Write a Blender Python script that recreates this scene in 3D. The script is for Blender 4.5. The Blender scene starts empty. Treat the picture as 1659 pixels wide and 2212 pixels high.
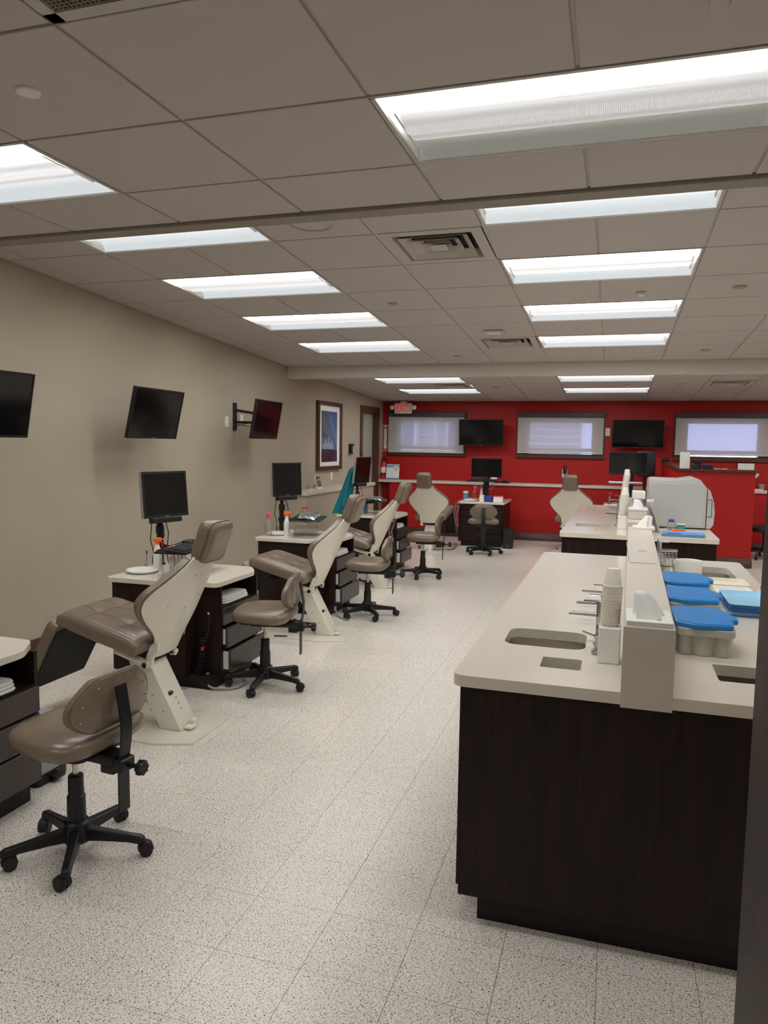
import bpy, bmesh, math, random
from mathutils import Vector, Matrix, geometry
random.seed(7)
SC = bpy.context.scene
COL = SC.collection
PI = math.pi

# ------------------------------------------------------------------ camera
cam_d = bpy.data.cameras.new('camera')
cam = bpy.data.objects.new('camera', cam_d)
COL.objects.link(cam)
cam_d.sensor_fit = 'VERTICAL'
cam_d.sensor_height = 36.0
cam_d.lens = 1597.0 / 2212.0 * 36.0
cam_d.clip_start = 0.05
cam_d.clip_end = 200
def _dir(u, v):
    return Vector(((u - 829.5) / 1597.0, -(v - 1106.0) / 1597.0, -1.0)).normalized()
_Y = _dir(1325, 965)
_X = -_dir(-4366, 880)
_X = (_X - _Y * _X.dot(_Y)).normalized()
_Z = _X.cross(_Y)
cam.matrix_world = Matrix.Translation((0, 0, 1.70)) @ Matrix((_X, _Y, _Z)).to_4x4()
SC.camera = cam

# ------------------------------------------------------------------ world and exposure
W = bpy.data.worlds.new('world')
SC.world = W
W.use_nodes = True
_bg = W.node_tree.nodes['Background']
_bg.inputs[0].default_value = (0.58, 0.68, 1.0, 1)
_bg.inputs[1].default_value = 4.6
SC.view_settings.view_transform = 'Standard'
SC.view_settings.look = 'None'
SC.view_settings.gamma = 1.0
SC.view_settings.use_curve_mapping = False
SC.view_settings.exposure = 0.0
SC.cycles.use_denoising = True
SC.cycles.max_bounces = 6
SC.cycles.use_light_tree = False
SC.cycles.use_adaptive_sampling = True
SC.cycles.adaptive_threshold = 0.05
SC.cycles.adaptive_min_samples = 16
SC.cycles.diffuse_bounces = 4
SC.cycles.glossy_bounces = 4
SC.cycles.transparent_max_bounces = 12
SC.cycles.sample_clamp_indirect = 6.0
SC.cycles.caustics_reflective = False
SC.cycles.caustics_refractive = False
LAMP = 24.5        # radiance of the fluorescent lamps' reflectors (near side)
LAMP_FAR = 0.62   # weaker glow given to the far reflector half; no tubes are modelled

# ------------------------------------------------------------------ materials
def lin(c):
    c /= 255.0
    return c / 12.92 if c <= 0.04045 else ((c + 0.055) / 1.055) ** 2.4
def rgb(r, g, b):
    return (lin(r), lin(g), lin(b), 1.0)
MATS = {}
def mat(name, col, rough=0.5, metal=0.0, spec=0.5, emit=0.0, ecol=None, alpha=1.0, trans=0.0, coat=0.0,
        vary=0.0, vscale=6.0, bump=0.0, bscale=60.0, stretch=None):
    m = bpy.data.materials.new(name)
    m.use_nodes = True
    nt = m.node_tree
    b = nt.nodes['Principled BSDF']
    b.inputs['Base Color'].default_value = col
    b.inputs['Roughness'].default_value = rough
    b.inputs['Metallic'].default_value = metal
    b.inputs['Specular IOR Level'].default_value = spec
    b.inputs['Alpha'].default_value = alpha
    b.inputs['Transmission Weight'].default_value = trans
    b.inputs['Coat Weight'].default_value = coat
    if emit:
        b.inputs['Emission Color'].default_value = ecol or col
        b.inputs['Emission Strength'].default_value = emit
    if vary or bump:
        geo = nt.nodes.new('ShaderNodeNewGeometry')
        vec = geo.outputs['Position']
        if stretch:
            mp = nt.nodes.new('ShaderNodeMapping')
            mp.inputs['Scale'].default_value = stretch
            nt.links.new(vec, mp.inputs['Vector'])
            vec = mp.outputs['Vector']
        if vary:
            n = nt.nodes.new('ShaderNodeTexNoise')
            n.inputs['Scale'].default_value = vscale
            n.inputs['Detail'].default_value = 5.0
            nt.links.new(vec, n.inputs['Vector'])
            mr = nt.nodes.new('ShaderNodeMapRange')
            mr.inputs['From Min'].default_value = 0.25
            mr.inputs['From Max'].default_value = 0.75
            mr.inputs['To Min'].default_value = 1 - vary
            mr.inputs['To Max'].default_value = 1 + vary
            nt.links.new(n.outputs['Fac'], mr.inputs['Value'])
            mx = nt.nodes.new('ShaderNodeMix')
            mx.data_type = 'RGBA'
            mx.blend_type = 'MULTIPLY'
            mx.inputs['Factor'].default_value = 1.0
            mx.inputs[6].default_value = col
            nt.links.new(mr.outputs['Result'], mx.inputs[7])
            nt.links.new(mx.outputs[2], b.inputs['Base Color'])
        if bump:
            n2 = nt.nodes.new('ShaderNodeTexNoise')
            n2.inputs['Scale'].default_value = bscale
            n2.inputs['Detail'].default_value = 4.0
            nt.links.new(vec, n2.inputs['Vector'])
            bp = nt.nodes.new('ShaderNodeBump')
            bp.inputs['Strength'].default_value = bump
            bp.inputs['Distance'].default_value = 0.002
            nt.links.new(n2.outputs['Fac'], bp.inputs['Height'])
            nt.links.new(bp.outputs['Normal'], b.inputs['Normal'])
    MATS[name] = m
    return m

mat('ceiling_board', rgb(188, 181, 177), 0.9, spec=0.1)
mat('ceiling_metal', rgb(186, 180, 172), 0.6, spec=0.3)
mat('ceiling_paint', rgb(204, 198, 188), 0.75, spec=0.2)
mat('beam_shaded', rgb(146, 138, 129), 0.75, spec=0.2)  # ceiling paint darkened so the colour carries the beam's shade
mat('plenum', rgb(60, 58, 55), 0.9)
mat('wall_paper', rgb(171, 159, 141), 0.62, spec=0.25, vary=0.035, vscale=2.2, bump=0.25, bscale=260, stretch=(1, 0.35, 1))
mat('wall_red', rgb(170, 25, 22), 0.5, spec=0.3)
mat('ledge', rgb(206, 196, 184), 0.35, spec=0.45, vary=0.03, vscale=8)
mat('jamb_wood', rgb(44, 26, 19), 0.5, spec=0.25, vary=0.25, vscale=5, stretch=(2, 2, 9))
mat('trim_wood', rgb(82, 48, 33), 0.38, spec=0.45, vary=0.25, vscale=5, stretch=(2, 2, 9))
mat('dark_wood', rgb(36, 23, 17), 0.42, spec=0.25, vary=0.4, vscale=7, stretch=(7, 7, 0.5))
mat('dark_front', rgb(62, 51, 46), 0.3, spec=0.45, vary=0.15, vscale=6, stretch=(5, 5, 0.6))
mat('toe_kick', rgb(26, 21, 19), 0.5, spec=0.3)
mat('quartz', rgb(222, 213, 198), 0.16, spec=0.5, vary=0.02, vscale=25)
mat('leather', rgb(121, 106, 90), 0.27, spec=0.5, vary=0.07, vscale=9, bump=0.25, bscale=90)
mat('piping', rgb(92, 80, 69), 0.45)
mat('shell', rgb(226, 220, 204), 0.3, spec=0.5)
mat('black', rgb(22, 22, 23), 0.42, spec=0.45)
mat('rubber', rgb(28, 28, 30), 0.6)
mat('board_black', rgb(14, 14, 15), 0.55)
mat('screen', rgb(9, 9, 11), 0.12, spec=0.5)
mat('key', rgb(40, 41, 44), 0.5)
mat('chrome', rgb(205, 205, 208), 0.12, metal=1.0)
mat('steel', rgb(212, 206, 198), 0.3, metal=1.0, vary=0.1, vscale=8, stretch=(1, 1, 14))
mat('silver', rgb(170, 172, 175), 0.35, metal=0.6)
mat('white', rgb(232, 230, 224), 0.35)
mat('white_matt', rgb(228, 225, 218), 0.7)
mat('paper', rgb(238, 236, 230), 0.8)
mat('cup', rgb(236, 230, 218), 0.6)
mat('grey', rgb(150, 150, 148), 0.5)
mat('tub_grey', rgb(186, 184, 172), 0.4)
mat('appliance', rgb(184, 184, 180), 0.4)
mat('blue', rgb(36, 132, 206), 0.3)
mat('navy', rgb(20, 40, 90), 0.4)
mat('tray_blue', rgb(160, 210, 240), 0.25)
mat('tray_deep', rgb(104, 156, 214), 0.3)
mat('teal', rgb(16, 118, 132), 0.85, vary=0.12, vscale=14)
mat('teal_box', rgb(60, 140, 140), 0.6)
mat('orange', rgb(232, 110, 40), 0.45)
mat('red_plastic', rgb(205, 30, 28), 0.35)
mat('pink', rgb(240, 92, 110), 0.35)
mat('magenta', rgb(205, 60, 130), 0.5)
mat('purple', rgb(96, 70, 170), 0.45)
mat('cream', rgb(228, 220, 200), 0.5)
mat('blue_box', rgb(40, 62, 130), 0.5)
mat('bottle_label', rgb(96, 140, 176), 0.5)
mat('green_grey', rgb(176, 176, 158), 0.5)
mat('gap', rgb(12, 12, 11), 0.9)
mat('sprinkler', rgb(150, 142, 128), 0.4, spec=0.4)
mat('grille', rgb(150, 140, 128), 0.6)
mat('grille_dark', rgb(42, 39, 36), 0.8)
mat('shade_box', rgb(58, 56, 54), 0.5)
mat('sign_red', rgb(150, 22, 26), 0.5)
mat('exit_red', rgb(230, 40, 60), 0.4, emit=0.3, ecol=rgb(255, 30, 60))
mat('siding', rgb(170, 170, 172), 0.7)
mat('print_sky', rgb(70, 92, 140), 0.3)
mat('print_grey', rgb(92, 92, 98), 0.3)
mat('print_dark', rgb(52, 34, 48), 0.3)
mat('print_light', rgb(128, 150, 185), 0.3)
mat('print_navy', rgb(44, 52, 104), 0.3)
mat('soft_blue', rgb(120, 175, 205), 0.5)
mat('skin_tone', rgb(222, 180, 170), 0.6)
mat('clear', rgb(225, 228, 228), 0.08, trans=0.85, alpha=0.45)
mat('glass', rgb(240, 245, 250), 0.02, trans=1.0, alpha=0.25)
mat('film', rgb(190, 195, 205), 0.15, trans=0.6, alpha=0.5)
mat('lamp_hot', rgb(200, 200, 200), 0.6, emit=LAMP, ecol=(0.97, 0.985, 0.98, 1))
mat('lamp_far', rgb(124, 128, 130), 0.6, emit=LAMP_FAR, ecol=(0.92, 0.97, 1.0, 1))  # white reflector greyed so its far half looks less lit
mat('lamp_dim', rgb(118, 117, 106), 0.6, emit=0.16, ecol=(1.0, 0.98, 0.9, 1))  # reflector greyed and barely glowing, to imitate a failing tube's weak light
mat('lamp_body', rgb(222, 222, 218), 0.5)

def basket_mat(name, e):
    m = mat(name, rgb(225, 225, 225), 0.6)
    nt = m.node_tree
    b = nt.nodes['Principled BSDF']
    geo = nt.nodes.new('ShaderNodeNewGeometry')
    v = nt.nodes.new('ShaderNodeTexVoronoi')
    v.inputs['Scale'].default_value = 150.0
    v.inputs['Randomness'].default_value = 0.0
    nt.links.new(geo.outputs['Position'], v.inputs['Vector'])
    mr = nt.nodes.new('ShaderNodeMapRange')
    mr.inputs['From Min'].default_value = 0.25
    mr.inputs['From Max'].default_value = 0.5
    mr.inputs['To Min'].default_value = e * 1.25
    mr.inputs['To Max'].default_value = e * 0.55
    nt.links.new(v.outputs['Distance'], mr.inputs['Value'])
    b.inputs['Emission Color'].default_value = (0.95, 0.96, 1.0, 1)
    nt.links.new(mr.outputs['Result'], b.inputs['Emission Strength'])
    return m
basket_mat('basket', 0.85)
basket_mat('basket_dim', 0.44)

def floor_mat():
    m = mat('vinyl_tile', rgb(206, 193, 178), 0.24, spec=0.5)
    nt = m.node_tree
    b = nt.nodes['Principled BSDF']
    geo = nt.nodes.new('ShaderNodeNewGeometry')
    wob = nt.nodes.new('ShaderNodeTexNoise')
    wob.inputs['Scale'].default_value = 120.0
    nt.links.new(geo.outputs['Position'], wob.inputs['Vector'])
    sc = nt.nodes.new('ShaderNodeVectorMath'); sc.operation = 'MULTIPLY_ADD'
    sc.inputs[1].default_value = (0.012, 0.012, 0.0)
    nt.links.new(wob.outputs['Color'], sc.inputs[0])
    nt.links.new(geo.outputs['Position'], sc.inputs[2])
    def specks(scale, lo, hi, stretch):
        mp = nt.nodes.new('ShaderNodeMapping')
        mp.inputs['Scale'].default_value = stretch
        mp.inputs['Rotation'].default_value = (0, 0, stretch[0])
        nt.links.new(sc.outputs[0], mp.inputs['Vector'])
        v = nt.nodes.new('ShaderNodeTexNoise')
        v.inputs['Scale'].default_value = scale
        v.inputs['Detail'].default_value = 2.0
        nt.links.new(mp.outputs['Vector'], v.inputs['Vector'])
        mr = nt.nodes.new('ShaderNodeMapRange')
        mr.inputs['From Min'].default_value = lo
        mr.inputs['From Max'].default_value = hi
        nt.links.new(v.outputs['Fac'], mr.inputs['Value'])
        return mr.outputs['Result']
    def mix(a, fac, c2):
        mx = nt.nodes.new('ShaderNodeMix'); mx.data_type = 'RGBA'
        nt.links.new(fac, mx.inputs['Factor'])
        if isinstance(a, tuple): mx.inputs[6].default_value = a
        else: nt.links.new(a, mx.inputs[6])
        mx.inputs[7].default_value = c2
        return mx.outputs[2]
    c = mix(rgb(244, 236, 224), specks(95, 0.50, 0.62, (1, 1, 1)), rgb(252, 247, 239))
    c = mix(c, specks(190, 0.57, 0.61, (1.5, 0.8, 1)), rgb(196, 174, 155))
    c = mix(c, specks(215, 0.585, 0.61, (0.7, 1.6, 1)), rgb(58, 47, 42))
    rn = nt.nodes.new('ShaderNodeNewGeometry')
    nt.links.new(c, b.inputs['Base Color'])
floor_mat()

def shade_mat():
    m = bpy.data.materials.new('shade_cloth')
    m.use_nodes = True
    nt = m.node_tree
    nt.nodes.clear()
    out = nt.nodes.new('ShaderNodeOutputMaterial')
    d = nt.nodes.new('ShaderNodeBsdfDiffuse'); d.inputs[0].default_value = rgb(226, 220, 208)
    t = nt.nodes.new('ShaderNodeBsdfTranslucent'); t.inputs[0].default_value = rgb(190, 190, 205)
    tr = nt.nodes.new('ShaderNodeBsdfTransparent'); tr.inputs[0].default_value = (0.9, 0.9, 1, 1)
    m1 = nt.nodes.new('ShaderNodeMixShader'); m1.inputs[0].default_value = 0.22
    m2 = nt.nodes.new('ShaderNodeMixShader'); m2.inputs[0].default_value = 0.34
    nt.links.new(d.outputs[0], m1.inputs[1]); nt.links.new(t.outputs[0], m1.inputs[2])
    nt.links.new(m1.outputs[0], m2.inputs[1]); nt.links.new(tr.outputs[0], m2.inputs[2])
    nt.links.new(m2.outputs[0], out.inputs[0])
    MATS['shade_cloth'] = m
shade_mat()

for _n in ('basket', 'basket_dim', 'lamp_dim', 'exit_red', 'lamp_far'):
    MATS[_n].cycles.emission_sampling = 'NONE'
MATS['lamp_hot'].cycles.emission_sampling = 'FRONT_BACK'

# ------------------------------------------------------------------ mesh helpers
def round_poly(pts, r, n=4):
    """2-D polygon with its corners rounded; r is a number or a list."""
    out = []
    k = len(pts)
    for i in range(k):
        p = Vector(pts[i]); a = Vector(pts[i - 1]); b = Vector(pts[(i + 1) % k])
        ri = r[i] if isinstance(r, (list, tuple)) else r
        da, db = (a - p), (b - p)
        ri = min(ri, da.length * 0.49, db.length * 0.49)
        if ri <= 1e-5:
            out.append(tuple(p)); continue
        p0 = p + da.normalized() * ri
        p1 = p + db.normalized() * ri
        for j in range(n + 1):
            t = j / n
            q = p0 * (1 - t) ** 2 + p * 2 * t * (1 - t) + p1 * t * t
            out.append((q.x, q.y))
    return out
def rect(x0, x1, y0, y1):
    return [(x0, y0), (x1, y0), (x1, y1), (x0, y1)]

class MB:
    def __init__(self):
        self.bm = bmesh.new()
    def face(self, vs):
        try:
            return self.bm.faces.new(vs)
        except ValueError:
            return None
    def verts(self, pts):
        return [self.bm.verts.new(p) for p in pts]
    def box(self, x0, x1, y0, y1, z0, z1, M=None):
        ps = [Vector((x, y, z)) for z in (z0, z1) for x, y in ((x0, y0), (x1, y0), (x1, y1), (x0, y1))]
        if M is not None:
            ps = [M @ p for p in ps]
        v = self.verts(ps)
        for f in ((3, 2, 1, 0), (4, 5, 6, 7), (0, 1, 5, 4), (1, 2, 6, 5), (2, 3, 7, 6), (3, 0, 4, 7)):
            self.face([v[i] for i in f])
        return self
    def prism(self, poly, z0, z1, M=None, cap=True):
        a = [Vector((x, y, z0)) for x, y in poly]
        b = [Vector((x, y, z1)) for x, y in poly]
        if M is not None:
            a = [M @ p for p in a]; b = [M @ p for p in b]
        va, vb = self.verts(a), self.verts(b)
        n = len(poly)
        for i in range(n):
            j = (i + 1) % n
            self.face((va[i], va[j], vb[j], vb[i]))
        if cap:
            self.face(va[::-1]); self.face(vb)
        return self
    def holed(self, outer, holes, z0, z1):
        loops = [outer] + holes
        flat = [p for l in loops for p in l]
        tris = geometry.tessellate_polygon([[Vector((x, y, 0)) for x, y in l] for l in loops])
        va = self.verts([(x, y, z0) for x, y in flat])
        vb = self.verts([(x, y, z1) for x, y in flat])
        for t in tris:
            a, b, c = t
            nrm = (Vector(flat[b]).to_3d() - Vector(flat[a]).to_3d()).cross(Vector(flat[c]).to_3d() - Vector(flat[a]).to_3d()).z
            if nrm < 0: a, c = c, a
            self.face((vb[a], vb[b], vb[c])); self.face((va[c], va[b], va[a]))
        o = 0
        for l in loops:
            n = len(l)
            for i in range(n):
                j = (i + 1) % n
                self.face((va[o + i], va[o + j], vb[o + j], vb[o + i]))
            o += n
        return self
    def rings(self, rings, close=True, cap0=True, cap1=True):
        vs = [self.verts(r) for r in rings]
        n = len(vs[0])
        for a, b in zip(vs, vs[1:]):
            for i in range(n if close else n - 1):
                j = (i + 1) % n
                self.face((a[i], a[j], b[j], b[i]))
        if cap0 and close: self.face(vs[0][::-1])
        if cap1 and close: self.face(vs[-1])
        return self
    def lathe(self, prof, c=(0, 0, 0), n=20, sx=1.0, sy=1.0, cap0=True, cap1=True):
        c = Vector(c)
        rs = [[c + Vector((r * sx * math.cos(2 * PI * i / n), r * sy * math.sin(2 * PI * i / n), z)) for i in range(n)] for r, z in prof]
        return self.rings(rs, True, cap0, cap1)
    def tube(self, pts, r, n=8, closed=False):
        pts = [Vector(p) for p in pts]
        rr = r if isinstance(r, (list, tuple)) else [r] * len(pts)
        rs = []
        k = len(pts)
        up = Vector((0, 0, 1))
        prev = None
        for i, p in enumerate(pts):
            if closed:
                t = pts[(i + 1) % k] - pts[i - 1]
            else:
                t = pts[min(i + 1, k - 1)] - pts[max(i - 1, 0)]
            t.normalize()
            if prev is None:
                a = t.cross(up)
                if a.length < 1e-3: a = t.cross(Vector((1, 0, 0)))
            else:
                a = prev - t * prev.dot(t)
                if a.length < 1e-4: a = t.cross(up)
            a.normalize(); prev = a
            b = t.cross(a)
            rs.append([p + (a * math.cos(2 * PI * j / n) + b * math.sin(2 * PI * j / n)) * rr[i] for j in range(n)])
        if closed: rs.append(rs[0])
        return self.rings(rs, True, not closed, not closed)
    def cyl(self, p0, p1, r, r1=None, n=14):
        return self.tube([p0, p1], [r, r if r1 is None else r1], n)
    def superq(self, a, b, c, e1=0.4, e2=0.4, M=None, fn=None, nu=10, nv=28):
        def f(w, m): return math.copysign(abs(w) ** m, w)
        rs = []
        for i in range(1, nu):
            u = -PI / 2 + PI * i / nu
            ring = []
            for j in range(nv):
                v = 2 * PI * j / nv
                p = Vector((a * f(math.cos(u), e1) * f(math.cos(v), e2), b * f(math.cos(u), e1) * f(math.sin(v), e2), c * f(math.sin(u), e1)))
                if fn: p = fn(p)
                ring.append(M @ p if M is not None else p)
            rs.append(ring)
        return self.rings(rs)
    def bevel(self, w, seg=2, ang=30):
        self.bm.normal_update()
        es = [e for e in self.bm.edges if len(e.link_faces) == 2 and e.calc_face_angle(0) > math.radians(ang)]
        bmesh.ops.bevel(self.bm, geom=es, offset=w, segments=seg, profile=0.6, affect='EDGES', clamp_overlap=True)
        return self
    def mesh(self, name, material, smooth=35):
        bmesh.ops.remove_doubles(self.bm, verts=self.bm.verts, dist=1e-6)
        bmesh.ops.recalc_face_normals(self.bm, faces=self.bm.faces)
        me = bpy.data.meshes.new(name)
        self.bm.to_mesh(me); self.bm.free()
        if smooth:
            me.polygons.foreach_set('use_smooth', [True] * len(me.polygons))
            me.set_sharp_from_angle(angle=math.radians(smooth))
        if material: me.materials.append(MATS[material])
        return me
    def build(self, name, material, parent=None, loc=None, rot=None, smooth=35):
        return link(self.mesh(name, material, smooth), name, parent, loc, rot)

def link(me, name, parent=None, loc=None, rot=None):
    o = bpy.data.objects.new(name, me)
    COL.objects.link(o)
    if parent is not None: o.parent = parent
    if loc is not None: o.location = loc
    if rot is not None: o.rotation_euler = rot
    return o
def thing(name, label, cat, loc=(0, 0, 0), rz=0.0, group=None):
    o = bpy.data.objects.new(name, None)
    o.empty_display_size = 0.05
    COL.objects.link(o)
    o.location = loc
    o.rotation_euler = (0, 0, rz)
    tag(o, label, cat, group)
    return o
def tag(o, label, cat, group=None):
    o['label'] = label
    o['category'] = cat
    if group: o['group'] = group
    return o
def struct(o, label=None):
    o['kind'] = 'structure'
    if label: o['label'] = label
    return o
def copy_tree(o, parent=None):
    c = o.copy()
    COL.objects.link(c)
    c.parent = parent
    for ch in list(o.children):
        copy_tree(ch, c)
    return c
def dup(root, loc, rz, label, group=None):
    r = copy_tree(root)
    r.location = loc
    r.rotation_euler = (0, 0, rz)
    r['label'] = label
    if group: r['group'] = group
    return r
def text_mesh(s, size, depth, material, name='lettering'):
    cu = bpy.data.curves.new(name, 'FONT')
    cu.body = s; cu.size = size; cu.extrude = depth
    cu.align_x = 'CENTER'; cu.align_y = 'CENTER'
    cu.resolution_u = 3
    ob = bpy.data.objects.new(name, cu)
    COL.objects.link(ob)
    bpy.context.view_layer.update()
    me = bpy.data.meshes.new_from_object(ob.evaluated_get(bpy.context.evaluated_depsgraph_get()))
    bpy.data.objects.remove(ob)
    bpy.data.curves.remove(cu)
    me.materials.clear(); me.materials.append(MATS[material])
    me.name = name
    return me
def frame_to(u, v, n, o):
    """matrix with columns u (x), v (y), n (z) at o"""
    return Matrix.Translation(o) @ Matrix((u, v, n)).transposed().to_4x4()
# ================================================================== the room
XL, XR, YB, YF = -4.25, 4.6, -1.3, 13.65
# ---- floor: slab and vinyl tiles laid 12 inches square
floor = struct(MB().box(XL - .1, XR + .1, YB - .1, YF + .1, -.1, -.004).build('floor', 'toe_kick'))
P = .306
tile_me = MB().box(-P / 2 + .0008, P / 2 - .0008, -P / 2 + .0008, P / 2 - .0008, -.004, 0).mesh('floor_tile', 'vinyl_tile', 0)
Minv = cam.matrix_world.inverted()
spots = []
ix0 = math.floor((XL + .9) / P); iy0 = math.floor((YB - 2.38) / P)
for i in range(ix0, ix0 + 31):
    for j in range(iy0, iy0 + 51):
        x = -.9 + (i + .5) * P; y = 2.38 + (j + .5) * P
        if x < XL - .05 or x > XR + .05 or y < YB - .05 or y > YF + .05: continue
        c = Minv @ Vector((x, y, 0))
        seen = False
        if c.z < -.3:
            u = 829.5 + 1597 * c.x / -c.z; v = 1106 - 1597 * c.y / -c.z
            seen = -40 < u < 1690 and v < 2300 and not (-.4 < x < .9 and y > 2.6)
        spots.append((0 if seen else 1, (Vector((x, y, 0)) - cam.location).length, x, y))
spots.sort()
rest = MB()
for n, (a, d, x, y) in enumerate(spots):
    if n < 300:
        link(tile_me, 'floor_tile', floor, (x, y, 0))
    else:
        rest.box(x - P / 2 + .0008, x + P / 2 - .0008, y - P / 2 + .0008, y + P / 2 - .0008, -.004, 0)
fr = rest.build('floor_tile_field', 'vinyl_tile', floor, smooth=0)
fr['kind'] = 'stuff'

# ---- ceiling: three bays (level near the door, sloping in the middle and at the rear)
ceiling = struct(MB().box(XL - .1, XR + .1, YB - .1, YF + .1, 3.28, 3.38).build('ceiling', 'plenum'))
GX = [XL, -4.06, -3.42, -2.775, -2.13, -1.46, -.785, -.145, .49, 1.2, 1.83, 2.48, 3.12, 3.76, 4.4, XR]
LAMPX = [(-3.42, -2.13), (-.785, .49), (2.48, 3.76)]
def z_near(y): return 2.79
def z_mid(y): return 2.98 - .0555 * (y - 4.4)
def z_rear(y): return 2.495 - .049 * (y - 13.65)
BAYS = [
    (z_near, 0.0, [YB, -.72, -.11, .50, 1.10, 1.71, 2.32, 2.91, 3.36], [(-.11, .50), (2.32, 2.91)]),
    (z_mid, -.0555, [3.47, 3.80, 4.45, 5.10, 5.75, 6.40, 7.05, 7.71, 8.36, 9.01, 9.27], [(3.80, 4.45), (5.10, 5.75), (6.40, 7.05), (7.71, 8.36)]),
    (z_rear, -.049, [9.47, 9.82, 10.46, 11.10, 11.80, 12.45, 13.10, YF], [(10.46, 11.10), (11.80, 12.45)]),
]
VENTS = {(-1.46, 4.45): 'a', (-1.46, 7.71): 'b', (-2.775, 11.10): 'c', (1.2, 11.10): 'd'}
tile_cache = {}
def board(w, d):
    k = (round(w, 3), round(d, 3))
    if k not in tile_cache:
        tile_cache[k] = MB().box(-w / 2, w / 2, -d / 2, d / 2, 0, .016).bevel(.002, 1).mesh('ceiling_tile', 'ceiling_board', 0)
    return tile_cache[k]
bar_cache = {}
FIX = []; VENT_AT = []
for zf, sl, ys, lampy in BAYS:
    rx = math.atan(sl)
    cosr = math.cos(rx)
    for a, b in zip(ys, ys[1:]):
        yc = (a + b) / 2
        lit = any(abs(a - p) < .01 for p, q in lampy)
        i = 0
        while i < len(GX) - 1:
            x0, x1 = GX[i], GX[i + 1]
            hit = [L for L in LAMPX if abs(L[0] - x0) < .01] if lit else []
            if hit:
                FIX.append((hit[0][0], hit[0][1], a, b, zf(yc), rx)); i += 2; continue
            if (x0, a) in VENTS and zf is not z_near:
                VENT_AT.append((VENTS[(x0, a)], x0, x1, a, b, zf(yc), rx)); i += 1; continue
            if zf is z_near and x0 == -1.46 and a == 1.10:
                VENT_AT.append(('r', x0, x1, a, b, zf(yc), rx)); i += 1; continue
            w, d = (x1 - x0) - .013, ((b - a) - .013) / cosr
            link(board(w, d), 'ceiling_tile', ceiling, ((x0 + x1) / 2, yc, zf(yc)), (rx, 0, 0))
            i += 1
    # T-bars of the grid, a little above the boards' faces
    for x in GX[1:-1]:
        L = (ys[-1] - ys[0]) / cosr
        yc = (ys[0] + ys[-1]) / 2
        segs = [(ys[0], ys[-1])]
        if any(L0[0] < x - .02 and x + .02 < L0[1] for L0 in LAMPX):
            segs, s = [], ys[0]
            for p, q in lampy:
                segs.append((s, p)); s = q
            segs.append((s, ys[-1]))
        for s, e in segs:
            if e - s < .02: continue
            MB().box(-.012, .012, -(e - s) / 2 / cosr, (e - s) / 2 / cosr, .009, .03).build('grid_bar', 'ceiling_metal', ceiling, (x, (s + e) / 2, zf((s + e) / 2)), (rx, 0, 0), 0)
    for y in ys[1:-1]:
        MB().box(XL, XR, -.012, .012, .010, .03).build('grid_bar', 'ceiling_metal', ceiling, (0, y, zf(y)), (rx, 0, 0), 0)
struct(MB().box(XL, XR, 3.36, 3.47, 2.772, 3.28).bevel(.012, 2).build('trim_1', 'beam_shaded'), 'painted drop beam where the level ceiling meets the sloping one')
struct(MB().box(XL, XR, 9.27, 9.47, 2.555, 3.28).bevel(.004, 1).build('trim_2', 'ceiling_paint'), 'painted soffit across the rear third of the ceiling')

# ---- walls
def wall_with_holes(name, material, axis, pos, thick, a0, a1, z0, z1, holes):
    """axis 'x': wall in the plane x=pos spanning y; 'y': plane y=pos spanning x."""
    m = MB()
    segs = sorted(holes)
    cuts = [a0]
    for h in segs: cuts += [h[0], h[1]]
    cuts.append(a1)
    def add(p, q, s, e):
        if q - p < 1e-4 or e - s < 1e-4: return
        if axis == 'x': m.box(min(pos, pos + thick), max(pos, pos + thick), p, q, s, e)
        else: m.box(p, q, min(pos, pos + thick), max(pos, pos + thick), s, e)
    for k in range(0, len(cuts), 2):
        add(cuts[k], cuts[k + 1], z0, z1)
    for h in segs:
        add(h[0], h[1], z0, h[2]); add(h[0], h[1], h[3], z1)
    return m.build(name, material, smooth=0)
struct(wall_with_holes('wall_left', 'wall_paper', 'x', XL, -.14, YB, YF, 0, 3.28, [(12.42, 13.26, 0, 2.25)]))
WIN = [(-4.11, -2.64), (-1.67, -.165), (1.0, 2.5)]
struct(wall_with_holes('wall_far', 'wall_red', 'y', YF, .16, XL - .14, XR, 0, 3.28, [(a + .19, b - .19, 1.555, 2.14) for a, b in WIN]))
struct(MB().box(XR, XR + .12, YB, YF, 0, 3.28).build('wall_right', 'wall_paper', smooth=0))
struct(MB().box(XL - .14, XR + .12, YB - .12, YB, 0, 3.28).build('wall_back', 'wall_paper', smooth=0))
# low furred-out walls with a stone ledge on top
struct(MB().box(XL, -3.98, 9.30, 12.30, 0, .97).build('wall_left_lower', 'wall_paper', smooth=0))
struct(MB().box(XL, -3.955, 9.27, 12.32, .97, 1.02).bevel(.004, 1).build('trim_3', 'ledge'), 'pale stone ledge on the low part of the beige wall')
struct(MB().box(-4.02, XR, 13.40, YF, 0, .97).build('wall_far_lower', 'wall_red', smooth=0))
struct(MB().box(XL, XR, 13.37, YF, .97, 1.02).bevel(.004, 1).build('trim_4', 'ledge'), 'pale stone ledge running along the red wall')
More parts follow.
